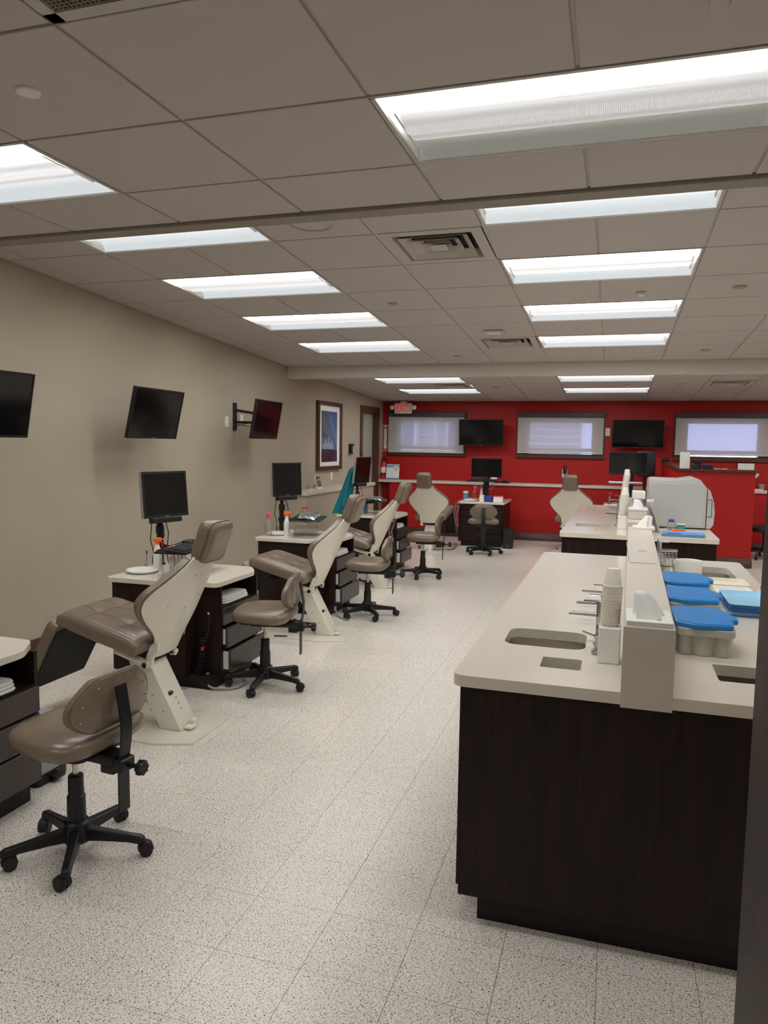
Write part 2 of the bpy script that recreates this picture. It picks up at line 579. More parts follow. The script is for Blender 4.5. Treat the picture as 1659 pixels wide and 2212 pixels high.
# baseboards with a stepped profile
def base_prof(name, p0, p1, nrm):
    p0, p1, nrm = Vector(p0), Vector(p1), Vector(nrm)
    pr = [(0, 0), (.022, 0), (.022, .085), (.016, .095), (.016, .115), (.008, .135), (0, .14)]
    rs = [[p + nrm * d + Vector((0, 0, z)) for d, z in pr] for p in (p0, p1)]
    return struct(MB().rings(rs).build(name, 'trim_wood'))
base_prof('baseboard_left', (XL, YB, 0), (XL, 9.30, 0), (1, 0, 0))
base_prof('baseboard_left_lower', (-3.98, 9.30, 0), (-3.98, 12.30, 0), (1, 0, 0))
base_prof('baseboard_far', (-4.02, 13.40, 0), (XR, 13.40, 0), (0, -1, 0))
base_prof('baseboard_right', (XR, YB, 0), (XR, YF, 0), (-1, 0, 0))
# door in the beige wall, right at the far corner
d1 = struct(MB().box(-4.36, -4.32, 12.42, 12.83, 0, 2.25).bevel(.004, 1).build('door_1', 'green_grey'), 'pale grey-green door leaf in the dark wood frame at the far corner')
MB().box(-4.36, -4.325, 12.845, 13.26, 0, 2.25).bevel(.004, 1).build('door_leaf', 'green_grey', d1)
MB().box(-4.385, -4.365, 12.42, 13.26, 0, 2.25).build('backing', 'gap', d1)
MB().lathe([(.012, 0), (.012, .03), (.028, .035), (.028, .06)], n=12).build('handle', 'chrome', d1, (-4.32, 12.78, 1.0), (0, PI / 2, 0))
m = MB()
m.box(XL - .01, XL + .025, 12.31, 12.42, 0, 2.25); m.box(XL - .01, XL + .025, 13.26, 13.37, 0, 2.25); m.box(XL - .01, XL + .03, 12.31, 13.37, 2.25, 2.36)
m.box(XL - .13, XL - .0, 12.42, 12.435, 0, 2.25); m.box(XL - .13, XL, 13.245, 13.26, 0, 2.25); m.box(XL - .13, XL, 12.435, 13.245, 2.235, 2.25)
struct(m.bevel(.004, 1).build('trim_5', 'trim_wood'), 'dark wood casing around the corner door')
# near door frame the photograph is taken through: its right jamb shows at the picture's edge
m = MB()
m.box(.141, .30, .585, .78, 0, 2.79)
m.box(.128, .141, .50, .70, 0, 2.79)
struct(m.bevel(.004, 2).build('trim_6', 'jamb_wood'), 'dark wood door jamb at the right edge, close to the viewer')
struct(MB().box(.30, XR, .60, .74, 0, 2.79).build('wall_near', 'wall_paper', smooth=0))

# ---- windows in the red wall: frame, pane, roller shade
for k, (a, b) in enumerate(WIN):
    w = MB()
    za, zb = 1.545, 2.215
    # casing boards
    w.box(a - .02, b + .02, YF - .03, YF, 1.475, 1.545)
    w.box(a - .02, a + .19, YF - .02, YF, 1.545, 2.29); w.box(b - .19, b + .02, YF - .02, YF, 1.545, 2.29)
    w.box(a + .19, b - .19, YF - .02, YF, 2.14, 2.29); w.box(a + .19, b - .19, YF - .02, YF, 1.545, 1.556)
    w.box(a - .03, b + .03, YF - .055, YF, 1.478, 1.505)
    wo = struct(w.bevel(.003, 1).build('window_%d' % (k + 1), 'trim_wood'))
    f = MB()
    for (p, q, s, e) in ((a + .19, b - .19, 1.60, 1.66), (a + .19, b - .19, 2.11, 2.14), (a + .19, a + .21, 1.66, 2.11), (b - .21, b - .19, 1.66, 2.11)):
        f.box(p, q, YF + .05, YF + .10, s, e)
    f.build('sash', 'white', wo)
    for p, q, zz0, zz1 in ((a + .21, b - .21, 1.66, 2.11), (a + .19, b - .19, 1.556, 1.60)):
        MB().box(p, q, YF + .072, YF + .078, zz0, zz1).build('pane', 'glass', wo)
    s = thing('roller_shade', ['grey roller shade left of the wall television and under the exit sign', 'grey roller shade in the middle of the red wall', 'grey roller shade behind the red reception partition'][k], 'shade', ((a + b) / 2, YF - .07, 1.55), 0, 'roller shades on the red wall')
    hw = (b - a) / 2
    zbot = 1.545 if k == 0 else 1.572 if k == 1 else 1.588
    MB().box(-hw + .004, hw - .012, -.002, .001, zbot - 1.55, .68).build('cloth', 'shade_cloth', s, smooth=0)
    MB().box(-hw + .002, hw - .01, -.008, .006, zbot - 1.562, zbot - 1.545).bevel(.003, 1).build('hem_bar', 'ledge', s)
    MB().box(-hw - .01, hw + .01, -.05, .05, .655, .74).bevel(.006, 1).build('cassette', 'shade_box', s)
# neighbouring house seen dimly through the first shade
nh = thing('neighbour_house', 'pale clapboard house wall dimly visible through the left window shade', 'house', (-3.2, 17.5, 0))
for k in range(22):
    MB().box(-4, 2.5, -.02, .02, .16 * k + .002, .16 * (k + 1) - .012).build('siding_board', 'siding', nh, rot=(-.06, 0, 0), loc=(0, 0, 0))
for wx in (-1.6, -.3):
    fo = MB().box(wx - .3, wx + .3, -.30, -.1, 1.5, 3.0).build('window_frame', 'white', nh)
    MB().box(wx - .22, wx + .22, -.32, -.30, 1.58, 2.92).build('pane', 'blue_box', fo)

# ---- ceiling light fixtures
fx_count = 0
def col_word(x0): return 'left' if x0 < -2 else 'centre' if x0 < 1 else 'right'
rown = {-.11: 'behind the viewer', 2.32: 'nearest the viewer', 3.80: 'just past the drop beam', 5.10: 'second past the drop beam', 6.40: 'third past the drop beam', 7.71: 'last before the soffit', 10.46: 'first beyond the soffit', 11.80: 'nearest the red wall'}
def fixture(x0, x1, a, b, z, rx):
    w, d = x1 - x0, (b - a) / math.cos(rx)
    hw, hd = w / 2 - .012, d / 2 - .012
    t = thing('troffer_light', 'recessed fluorescent troffer in the %s row, %s' % (col_word(x0), rown[a]), 'ceiling light', ((x0 + x1) / 2, (a + b) / 2, z), 0, 'fluorescent troffers in the ceiling')
    t.rotation_euler = (rx, 0, 0)
    dim = x0 > -1 and x0 < 0 and a == 2.32
    # trim flange
    m = MB(); e = .012
    m.box(-hw - e, hw + e, -hd - e, -hd + .004, -.002, .014); m.box(-hw - e, hw + e, hd - .004, hd + e, -.002, .014)
    m.box(-hw - e, -hw + .004, -hd, hd, -.002, .014); m.box(hw - .004, hw + e, -hd, hd, -.002, .014)
    m.build('trim_flange', 'ceiling_metal', t, smooth=0)
    m = MB()
    m.box(-hw, -hw + .006, -hd, hd, .004, .13); m.box(hw - .006, hw, -hd, hd, .004, .13); m.box(-hw, hw, -hd, hd, .125, .135)
    m.build('housing', 'lamp_body', t, smooth=0)
    # vaulted reflector, in two halves
    def half(sg):
        pr = [(hd * (1 - .02) * math.cos(th), .006 + .105 * math.sin(th)) for th in [PI / 2 * k / 5 for k in range(6)]]
        rs = [[Vector((x, sg * p, q)) for p, q in pr] for x in (-hw + .007, hw - .007)]
        return MB().rings(rs, close=False)
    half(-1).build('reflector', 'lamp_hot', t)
    half(1).build('reflector', 'lamp_dim' if dim else 'lamp_far', t)
    # perforated basket hanging in the middle
    pr = [(-.165, .066), (-.15, .030), (-.09, .009), (0, .002), (.09, .009), (.15, .030), (.165, .066)]
    rs = [[Vector((x, p, q)) for p, q in pr] for x in (-hw + .03, hw - .03)]
    MB().rings(rs, close=False).build('basket', 'basket_dim' if dim else 'basket', t)
    m = MB()
    for sg in (-1, 1): m.box(-hw + .03, hw - .03, sg * .164 - .004, sg * .164 + .004, .060, .068)
    for sg in (-1, 1): m.box(sg * (hw - .03) - .004, sg * (hw - .03) + .004, -.15, .15, .004, .055)
    m.build('basket_rim', 'white', t)
    return t
for f in FIX: fixture(*f)

# ---- air vents
def vent(k, x0, x1, a, b, z, rx):
    w, d = x1 - x0 - .01, (b - a) / math.cos(rx) - .01
    if k == 'r':
        t = thing('return_grille', 'egg-crate return air grille in the ceiling at the top left', 'vent', ((x0 + x1) / 2, (a + b) / 2, z))
        m = MB()
        for s in (-1, 1):
            m.box(s * (w / 2) - .02 - (.02 if s > 0 else -.02), s * (w / 2) + .02 - (.02 if s > 0 else -.02), -d / 2, d / 2, -.003, .006)
            m.box(-w / 2, w / 2, s * (d / 2) - .02 - (.02 if s > 0 else -.02), s * (d / 2) + .02 - (.02 if s > 0 else -.02), -.003, .006)
        m.build('frame', 'ceiling_metal', t, smooth=0)
        m = MB(); n = 44
        for i in range(1, n):
            x = -w / 2 + .03 + (w - .06) * i / n
            m.box(x - .0012, x + .0012, -d / 2 + .03, d / 2 - .03, 0, .012)
            y = -d / 2 + .03 + (d - .06) * i / n
            m.box(-w / 2 + .03, w / 2 - .03, y - .0012, y + .0012, 0, .012)
        o = m.build('egg_crate', 'grille', t, smooth=0); o['kind'] = 'stuff'
        MB().box(-w / 2, w / 2, -d / 2, d / 2, .10, .11).build('duct', 'grille_dark', t, smooth=0)
        return
    lab = {'a': 'square air diffuser in the ceiling just past the drop beam', 'b': 'square air diffuser in the sloping ceiling near the soffit', 'c': 'square air diffuser between the two rear left lights', 'd': 'square air diffuser at the rear right, near the red wall'}[k]
    t = thing('air_diffuser', lab, 'vent', ((x0 + x1) / 2, (a + b) / 2, z), 0, 'square ceiling diffusers')
    t.rotation_euler = (rx, 0, 0)
    h = min(w, d) / 2
    MB().box(-w / 2, w / 2, -d / 2, d / 2, .06, .065).build('duct', 'grille_dark', t, smooth=0)
    m = MB()
    def ring(a0, z0, a1, z1, th=.003):
        for sgn in range(4):
            R = Matrix.Rotation(sgn * PI / 2, 4, 'Z')
            lo = [R @ Vector(p) for p in ((-a0, -a0, z0), (a0, -a0, z0), (a1, -a1, z1), (-a1, -a1, z1))]
            up = [p + Vector((0, 0, th)) for p in lo]
            v = m.verts(lo + up)
            for f in ((3, 2, 1, 0), (4, 5, 6, 7), (0, 1, 5, 4), (2, 3, 7, 6), (1, 2, 6, 5), (3, 0, 4, 7)): m.face([v[i] for i in f])
    ring(h, 0, h - .07, .0); ring(h - .07, 0, h - .085, .055)
    m.build('frame', 'ceiling_metal', t, smooth=0)
    for j, (a0, a1) in enumerate(((h - .10, h - .155), (h - .165, h - .22), (h - .228, h - .262))):
        m = MB(); ring(a0, -.004, a1, .038); m.build('louvre', 'ceiling_metal', t, smooth=0)
    MB().box(-.055, .055, -.055, .055, -.003, .002).build('centre_plate', 'ceiling_metal', t)
for v in VENT_AT: vent(*v)

# ---- small ceiling fittings
def disc(x, y, z, r, lab, rx=0, mt='sprinkler'):
    o = MB().lathe([(r, .0), (r, -.004), (r * .92, -.008)], n=24).build('sprinkler_cover', mt, None, (x, y, z), (rx, 0, 0))
    return tag(o, lab, 'sprinkler cover', 'round sprinkler covers on the ceiling')
disc(-1.81, 2.00, 2.79, .038, 'round pale cover plate on the near left ceiling', mt='white_matt')
disc(-1.84, 6.15, z_mid(6.15), .042, 'small round cover plate beside the second left light past the beam', math.atan(-.0555))
disc(-1.81, 8.72, z_mid(8.72), .045, 'small round cover plate just in front of the soffit, left', math.atan(-.0555))
disc(.84, 6.09, z_mid(6.09), .05, 'round cover plate right of the centre light row, nearer', math.atan(-.0555))
disc(.90, 8.68, z_mid(8.68), .05, 'round cover plate right of the centre light row, by the soffit', math.atan(-.0555))
disc(-1.78, 11.60, z_rear(11.6), .05, 'round cover plate beyond the soffit between light rows', math.atan(-.049))
disc(.87, 11.40, z_rear(11.4), .05, 'round cover plate beyond the soffit, right of the lights', math.atan(-.049))
sp = thing('ceiling_speaker', 'round white speaker grille in the ceiling, half hidden by the drop beam', 'speaker', (-1.76, 4.17, z_mid(4.17)))
sp.rotation_euler = (math.atan(-.0555), 0, 0)
MB().lathe([(.135, 0), (.135, -.008), (.12, -.012), (.118, -.006), (.0001, -.004)], n=32, cap1=False).build('grille', 'ceiling_board', sp)
MB().lathe([(.15, 0), (.15, -.006), (.137, -.010), (.137, 0)], n=32).build('ring', 'ceiling_metal', sp)
def sensor(x, y, z, w, d, h, lab, rx=0):
    t = thing('ceiling_sensor', lab, 'sensor', (x, y, z)); t.rotation_euler = (rx, 0, 0)
    MB().box(-w / 2, w / 2, -d / 2, d / 2, -h, 0).bevel(.006, 1).build('body', 'ceiling_metal', t)
    MB().box(-w * .3, w * .3, -d * .3, d * .3, -h - .006, -h + .001).bevel(.002, 1).build('lens', 'white_matt', t)
sensor(.155, 6.14, z_mid(6.14), .075, .085, .018, 'small square sensor between the centre ceiling lights', math.atan(-.0555))
sensor(-1.17, 7.38, z_mid(7.38), .20, .14, .02, 'flat rectangular plate on the ceiling above the second diffuser', math.atan(-.0555))
sensor(.16, 11.45, z_rear(11.45), .085, .085, .018, 'small square sensor between the rear lights', math.atan(-.049))
s = thing('ceiling_clip', 'faint white mounting clip on the ceiling at the top right', 'clip', (.225, 2.03, 2.79))
MB().box(-.045, .045, -.05, .02, -.012, 0).bevel(.003, 1).build('base', 'ceiling_metal', s)
MB().box(-.045, .0, .02, .075, -.006, 0).build('tongue', 'ceiling_metal', s)
MB().box(.006, .045, .02, .06, -.006, 0).build('tongue', 'ceiling_metal', s)
# ================================================================== treatment chairs
def back_surface(rows, cols, base, dirv, nrm, t0, t1, wrap):
    """closed curved panel. rows: (s, half width); wings bend forward by wrap."""
    def pt(s, w, off):
        return base + dirv * s + nrm * (off + wrap * (abs(w) / .33) ** 2) + Vector((0, w, 0))
    front, back = [], []
    for s, hw in rows:
        ws = [hw * math.sin(PI / 2 * (2 * k / cols - 1)) for k in range(cols + 1)]
        back.append([pt(s, w, t0) for w in ws])
        front.append([pt(s, w * .97, t1) for w in ws])
    m = MB()
    vb = [m.verts(r) for r in back]; vf = [m.verts(r) for r in front]
    R, Cn = len(rows), cols + 1
    for i in range(R - 1):
        for j in range(Cn - 1):
            m.face((vb[i][j], vb[i][j + 1], vb[i + 1][j + 1], vb[i + 1][j]))
            m.face((vf[i][j], vf[i + 1][j], vf[i + 1][j + 1], vf[i][j + 1]))
        m.face((vb[i][0], vb[i + 1][0], vf[i + 1][0], vf[i][0]))
        m.face((vb[i][-1], vf[i][-1], vf[i + 1][-1], vb[i + 1][-1]))
    for j in range(Cn - 1):
        m.face((vb[0][j], vf[0][j], vf[0][j + 1], vb[0][j + 1]))
        m.face((vb[-1][j], vb[-1][j + 1], vf[-1][j + 1], vf[-1][j]))
    return m
def spline(keys, n):
    out = []
    for k in range(n + 1):
        s = keys[0][0] + (keys[-1][0] - keys[0][0]) * k / n
        for i in range(len(keys) - 1):
            a, b = keys[i], keys[i + 1]
            if a[0] <= s <= b[0] + 1e-9:
                def slope(j):
                    p, q = keys[max(0, j - 1)], keys[min(len(keys) - 1, j + 1)]
                    return (q[1] - p[1]) / (q[0] - p[0])
                h = b[0] - a[0]; t = (s - a[0]) / h
                m0, m1 = slope(i) * h, slope(i + 1) * h
                out.append((s, (2 * t ** 3 - 3 * t * t + 1) * a[1] + (t ** 3 - 2 * t * t + t) * m0 + (-2 * t ** 3 + 3 * t * t) * b[1] + (t ** 3 - t * t) * m1)); break
    return out
def make_chair(label):
    t = thing('dental_chair', label, 'dental chair', (0, 0, 0), 0, 'taupe dental chairs')
    # floor plate
    pl = round_poly([(.25, -.21), (.25, .21), (.05, .27), (-.45, .27), (-.62, .18), (-.62, -.18), (-.45, -.27), (.05, -.28)], .015)
    MB().prism(pl, 0, .012).build('floor_plate', 'shell', t)
    # slanted column
    m = MB()
    a = [(-.045, -.085, .012), (.10, -.085, .012), (.10, .085, .012), (-.045, .085, .012)]
    b = [(-.255, -.085, .40), (-.11, -.085, .40), (-.11, .085, .40), (-.255, .085, .40)]
    m.rings([[Vector(p) for p in a], [Vector(p) for p in b]]).bevel(.008, 2)
    c = m.build('column', 'shell', t)
    for (px, pz) in ((-.16, .30), (-.09, .21), (-.10, .12), (-.02, .12)):
        MB().lathe([(.005, 0), (.005, .003)], n=8).build('screw', 'grey', c, (px, -.085, pz), (PI / 2, 0, 0))
    sl = Vector((-.21, 0, .388)).normalized()
    for k in range(3):
        p = Vector((.10, 0, .012)) + sl * (.12 + .035 * k)
        MB().lathe([(.005, 0), (.005, .004)], n=8).build('screw', 'grey', c, p, (0, PI / 2 - .2, 0))
    MB().box(-.006, .012, -.045, -.015, -.012, .012).build('switch', 'black', c, Vector((.10, 0, .012)) + sl * .23, (0, .5, 0))
    # foot pedal at the column base
    m = MB(); m.box(.10, .15, -.06, .0, .02, .035); m.box(.105, .135, -.01, .045, .035, .06); m.box(.10, .13, -.05, .03, .012, .02)
    m.bevel(.004, 1).build('foot_pedal', 'shell', t)
    MB().prism(round_poly(rect(-.42, -.30, -.19, -.155), .015), .012, .016, Matrix.Rotation(.2, 4, 'Z')).build('pedal_pad', 'rubber', t)
    # seat, raised toward the knees
    ang = math.atan2(.125, .48)
    M = Matrix.Translation((-.345, 0, .592)) @ Matrix.Rotation(ang, 4, 'Y')
    def dent(p):
        if p.z > 0:
            p = p.copy()
            for tx in (-.11, .10):
                for ty in (-.09, .09):
                    d2 = (p.x - tx) ** 2 + (p.y - ty) ** 2
                    p.z -= .014 * math.exp(-d2 / .003)
        return p
    s = MB(); n = 30; L, Wd, Th = .275, .255, .065
    def sq(u, v, top):
        k = 2.0
        x, y = u * L, v * Wd
        e = max(0, 1 - (abs(u) ** 6)) ** .5 * max(0, 1 - (abs(v) ** 6)) ** .5
        z = Th * (.30 + .70 * e) if top else -Th * (.5 + .5 * e)
        return dent(Vector((x, y, z)))
    gt = [[sq(-1 + 2 * i / n, -1 + 2 * j / n, True) for j in range(n + 1)] for i in range(n + 1)]
    gb = [[sq(-1 + 2 * i / n, -1 + 2 * j / n, False) for j in range(n + 1)] for i in range(n + 1)]
    vt = [s.verts([M @ p for p in r]) for r in gt]; vb = [s.verts([M @ p for p in r]) for r in gb]
    for i in range(n):
        for j in range(n):
            s.face((vt[i][j], vt[i + 1][j], vt[i + 1][j + 1], vt[i][j + 1])); s.face((vb[i][j], vb[i][j + 1], vb[i + 1][j + 1], vb[i + 1][j]))
    for i in range(n):
        s.face((vt[i][0], vb[i][0], vb[i + 1][0], vt[i + 1][0])); s.face((vt[i][n], vt[i + 1][n], vb[i + 1][n], vb[i][n]))
        s.face((vt[0][i], vt[0][i + 1], vb[0][i + 1], vb[0][i])); s.face((vt[n][i], vb[n][i], vb[n][i + 1], vt[n][i + 1]))
    seat = s.build('seat', 'leather', t, smooth=60)
    def top(u, v): return M @ (sq(u, v, True) + Vector((0, 0, .0006)))
    edge = []
    for k in range(60):
        th = 2 * PI * k / 60
        f = lambda w: math.copysign(abs(w) ** .28, w)
        edge.append(M @ Vector((L * .985 * f(math.cos(th)), Wd * .985 * f(math.sin(th)), .022)))
    MB().tube(edge, .0035, 5, closed=True).build('piping', 'piping', seat)
    m = MB()
    for v0 in (-.36, .36): m.tube([top(-.88 + 1.76 * k / 20, v0) for k in range(21)], .002, 4)
    for u0 in (-.40, .38): m.tube([top(u0, -.9 + 1.8 * k / 20) for k in range(21)], .002, 4)
    m.build('stitching', 'piping', seat)
    # under-seat carriage
    m = MB(); m.box(-.50, -.14, -.10, .10, .49, .53, None); m.build('seat_tray', 'black', t)
    m = MB(); m.box(-.30, -.10, -.07, .07, .40, .51); m.bevel(.01, 2).build('lift_box', 'black', t)
    # white link arms and pivots
    for sy in (-.14, .14):
        a = MB().tube([(-.30, sy, .475), (-.075, sy, .41)], .022, 10).build('link_arm', 'shell', t)
        MB().lathe([(.016, 0), (.016, .012)], n=12).build('pivot', 'chrome', a, (-.085, sy - .022, .413), (PI / 2, 0, 0))
    # leg rest hanging from the seat's front
    dl = Vector((-.80 + .58, 0, .24 - .645)).normalized()
    nl = Vector((-dl.z, 0, dl.x)).normalized()
    if nl.x > 0: nl = -nl
    Ml = frame_to(dl, Vector((0, 1, 0)), dl.cross(Vector((0, 1, 0))), Vector((-.632, 0, .622)) + dl * .23 + nl * .018)
    lr = MB().superq(.235, .25, .042, .25, .18, Ml).build('leg_rest', 'leather', t)
    zl = dl.cross(Vector((0, 1, 0)))
    sg = 1 if zl.x > 0 else -1
    Mb = frame_to(dl, Vector((0, 1, 0)), zl, Vector((-.632, 0, .622)) + dl * .24 + nl * .018 + zl * (sg * .040))
    bk = MB().prism(round_poly(rect(-.20, .225, -.232, .232), .02), -.006, .006, Mb).build('leg_rest_board', 'board_black', t)
    m = MB()
    for yy in (-.21, .21):
        for xx in (-.05, .15): m.lathe([(.005, 0), (.005, .01)], Mb @ Vector((xx, yy, 0)), n=6)
    m.build('screw_heads', 'chrome', bk)
    # back: shell and upholstered pad
    dirv = Vector((.25, 0, .545)).normalized()
    nrm = Vector((-dirv.z, 0, dirv.x))
    base = Vector((-.03, 0, .49))
    keys = [(-.055, .142), (.0, .146), (.06, .152), (.12, .195), (.19, .268), (.26, .318), (.32, .324), (.38, .294), (.46, .225), (.54, .155), (.61, .108)]
    rows = spline(keys, 30)
    sh = back_surface(rows, 12, base, dirv, nrm, 0, .014, .085).build('back_shell', 'shell', t)
    keys2 = [(.06, .13), (.12, .207), (.19, .281), (.26, .331), (.32, .337), (.38, .307), (.46, .238), (.54, .167), (.60, .118)]
    back_surface(spline(keys2, 28), 12, base, dirv, nrm, .012, .050, .085).build('back_pad', 'leather', t, smooth=60)
    for (s0, w0) in ((.57, -.03), (.57, .03), (.48, -.025), (.48, .025), (.26, .0), (.30, -.17), (.30, .17)):
        p = base + dirv * s0 + nrm * (.085 * (abs(w0) / .33) ** 2) + Vector((0, w0, 0))
        MB().cyl(p, p - nrm * .003, .004, n=7).build('screw', 'grey', sh)
    # tongue brackets below the shell
    for sy in (-.13,):
        m = MB()
        pr = [(-.02, .50), (.03, .50), (.035, .545), (-.005, .545)] if sy > 0 else None
        if sy < 0:
            pg = round_poly([(-.108, .385), (-.062, .385), (-.05, .455), (-.015, .49), (-.01, .545), (-.055, .53), (-.085, .47)], .012)
        else:
            pg = round_poly([(-.04, .40), (.0, .40), (.025, .50), (.03, .55), (-.03, .55), (-.05, .45)], .012)
        va = m.verts([(x, sy - .014, z) for x, z in pg]); vb2 = m.verts([(x, sy + .014, z) for x, z in pg])
        for i in range(len(pg)):
            j = (i + 1) % len(pg); m.face((va[i], va[j], vb2[j], vb2[i]))
        m.face(va[::-1]); m.face(vb2)
        m.build('pivot_bracket', 'shell', t)
    # headrest
    hd = Vector((.33, 0, .94)).normalized()
    Mh = frame_to(Vector((0, 1, 0)), hd, Vector((0, 1, 0)).cross(hd), Vector((.262, 0, 1.135)))
    def taper(p):
        return Vector((p.x * (1 + .12 * (-p.y / .125)) if p.y < 0 else p.x * (1 + .10 * p.y / .125), p.y, p.z))
    hr = MB().superq(.110, .122, .058, .32, .40, Mh, taper).build('headrest', 'leather', t, smooth=60)
    pts = []
    for k in range(48):
        th = 2 * PI * k / 48
        f = lambda w: math.copysign(abs(w) ** .42, w)
        q = taper(Vector((.111 * f(math.cos(th)), .123 * f(math.sin(th)), 0))); q.z = .02
        pts.append(Mh @ q)
    MB().tube(pts, .0035, 5, closed=True).build('piping', 'piping', hr)
    m = MB(); m.box(-.035, .035, -.20, -.10, -.03, -.018, Mh); m.build('headrest_bar', 'black', t)
    return t
ch = make_chair('nearest dental chair, beside the left wall behind the front stool')
ch.location = (-2.43, 3.72, 0)
dup(ch, (-2.385, 6.02, 0), 0, 'second dental chair from the front along the left wall')
dup(ch, (-2.56, 8.22, 0), 0, 'third dental chair along the left wall, beside the teal jacket')
dup(ch, (-2.77, 11.42, 0), math.radians(-94), 'dental chair by the red wall seen squarely from behind, left of the far stool')
dup(ch, (-.60, 12.05, 0), math.radians(-93), 'dental chair at the red wall, half hidden behind the rear island')

# ================================================================== operator stools
def make_stool(label):
    t = thing('operator_stool', label, 'stool', (0, 0, 0), 0, 'taupe operator stools')
    m = MB()
    m.lathe([(.052, .055), (.055, .07), (.052, .135), (.042, .145)], n=18)
    m.build('hub', 'black', t)
    MB().lathe([(.036, .10), (.038, .12), (.036, .245), (.031, .25), (.030, .33), (.026, .335)], n=16).build('column', 'black', t)
    MB().lathe([(.0125, .33), (.0125, .475)], n=12).build('gas_rod', 'steel', t)
    for k in range(5):
        a = 2 * PI * k / 5
        R = Matrix.Rotation(a, 4, 'Z')
        rs = []
        for x, z0, z1, w in ((.03, .062, .118, .026), (.12, .064, .106, .022), (.22, .062, .094, .019), (.272, .056, .088, .019), (.285, .058, .078, .017)):
            rs.append([R @ Vector(p) for p in ((x, -w, z0), (x, w, z0), (x, w * .75, z1), (x, -w * .75, z1))])
        lg = MB().rings(rs).bevel(.004, 1, 20).build('leg', 'black', t)
        b = a + .5 + .9 * k
        Rc = Matrix.Translation(R @ Vector((.27, 0, 0))) @ Matrix.Rotation(b, 4, 'Z')
        m = MB()
        for sy in (-1, 1):
            m.rings([[Rc @ Vector((.018 + .026 * math.cos(2 * PI * i / 14), sy * (.006 + wq), .026 + rq * math.sin(2 * PI * i / 14) if False else .026 + .026 * math.sin(2 * PI * i / 14))) for i in range(14)] for wq, rq in ((0, 1), (.016, 1))])
        m.rings([[Rc @ Vector((.018 + .031 * math.cos(PI * i / 8), y, .028 + .031 * math.sin(PI * i / 8))) for i in range(9)] for y in (-.019, .019)], close=True)
        m.cyl(Rc @ Vector((0, 0, .03)), Rc @ Vector((0, 0, .07)), .009, n=8)
        m.build('caster', 'rubber', lg)
    # seat
    def shape(p):
        q = Vector((p.x, p.y * (1 + .14 * p.x / .23), p.z))
        if q.z > 0: q.z *= 1 - .22 * math.exp(-((q.x - .03) ** 2 + q.y ** 2) / .02)
        q.z += -.012 * max(0, -q.x / .23) ** 2 - .006 * (q.y / .25) ** 2
        return q
    MB().superq(.212, .232, .058, .68, .56, Matrix.Translation((0, 0, .525)), shape, nu=14, nv=40).build('seat', 'leather', t, smooth=60)
    MB().prism(round_poly(rect(-.15, .17, -.15, .15), .05), .462, .482).build('seat_pan', 'black', t)
    m = MB(); m.box(-.09, .24, -.045, .045, .425, .466); m.box(.17, .235, -.04, .04, .39, .43)
    m.bevel(.008, 2).build('mechanism', 'black', t)
    # back bar, clamp and knob
    m = MB()
    path = [(.252, .235), (.252, .43), (.268, .53), (.270, .60), (.256, .68), (.244, .745)]
    rs = [[Vector((x + dx, y, z)) for dx, y in ((-.004, -.028), (.004, -.028), (.004, .028), (-.004, .028))] for x, z in path]
    m.rings(rs).build('back_bar', 'black', t, smooth=50)
    m = MB(); m.box(.225, .278, -.039, .039, .40, .455); m.bevel(.006, 1).build('clamp', 'black', t)
    k = MB()
    k.cyl((.278, 0, .428), (.33, 0, .428), .009, n=8)
    rs = []
    for x, r in ((.325, .020), (.332, .028), (.352, .028), (.358, .022)):
        rs.append([Vector((x, r * (1 + .13 * math.cos(8 * 2 * PI * i / 32)) * math.cos(2 * PI * i / 32), .428 + r * (1 + .13 * math.cos(8 * 2 * PI * i / 32)) * math.sin(2 * PI * i / 32))) for i in range(32)])
    k.rings(rs).build('knob', 'black', t)
    # backrest pad: rounded, narrower toward the top
    pg = round_poly([(-.215, -.035), (-.15, -.100), (.15, -.100), (.215, -.035), (.205, .03), (.115, .108), (-.115, .108), (-.205, .03)], [.04, .05, .05, .04, .03, .025, .025, .03], 5)
    cz = .685
    def bend(y): return -.9 * y * y
    m = MB()
    rs = []
    for off, s in ((.0, .94), (.004, .99), (.012, 1.0), (.032, 1.0), (.040, .985), (.044, .93)):
        rs.append([Vector((.238 - off + bend(y * s), y * s, cz + z * s - .10 * off)) for y, z in pg])
    bp = m.rings(rs).build('backrest', 'leather', t, smooth=50)
    MB().tube([Vector((.232 + bend(y * .99), y * .992, cz + z * .992)) for y, z in pg], .003, 5, closed=True).build('piping', 'piping', bp)
    for y, z in ((-.165, .02), (-.175, -.04), (.165, .02), (.175, -.04), (-.10, .075), (.10, .075)):
        MB().superq(.003, .005, .005, 1, 1, Matrix.Translation((.2405 + bend(y), y, cz + z)), None, 5, 8).build('screw', 'chrome', bp)
    return t
def turn_base(root, ang):
    """the five-star base swivels under the seat: ang is its absolute heading"""
    for c in root.children:
        if c.name.startswith('leg'): c.rotation_euler = (0, 0, ang - root.rotation_euler.z)
    return root
st = make_stool('front operator stool in the lower left, back toward the nearest desk pedestal')
st.location = (-2.045, 2.415, 0); st.rotation_euler = (0, 0, math.radians(-6))
turn_base(st, math.radians(13))
for _x, _y, _r, _b, _l in ((-2.262, 4.585, 12, -10, 'second operator stool, between the first two dental chairs'),
                           (-2.255, 6.82, 8, 21, 'third operator stool, between second and third dental chairs'),
                           (-2.275, 9.12, 8, 51, 'fourth operator stool, in front of the square-on dental chair'),
                           (-1.885, 11.42, -82, 19, 'far operator stool with its back to the viewer at the rear desk')):
    turn_base(dup(st, (_x, _y, 0), math.radians(_r), _l), math.radians(_b))

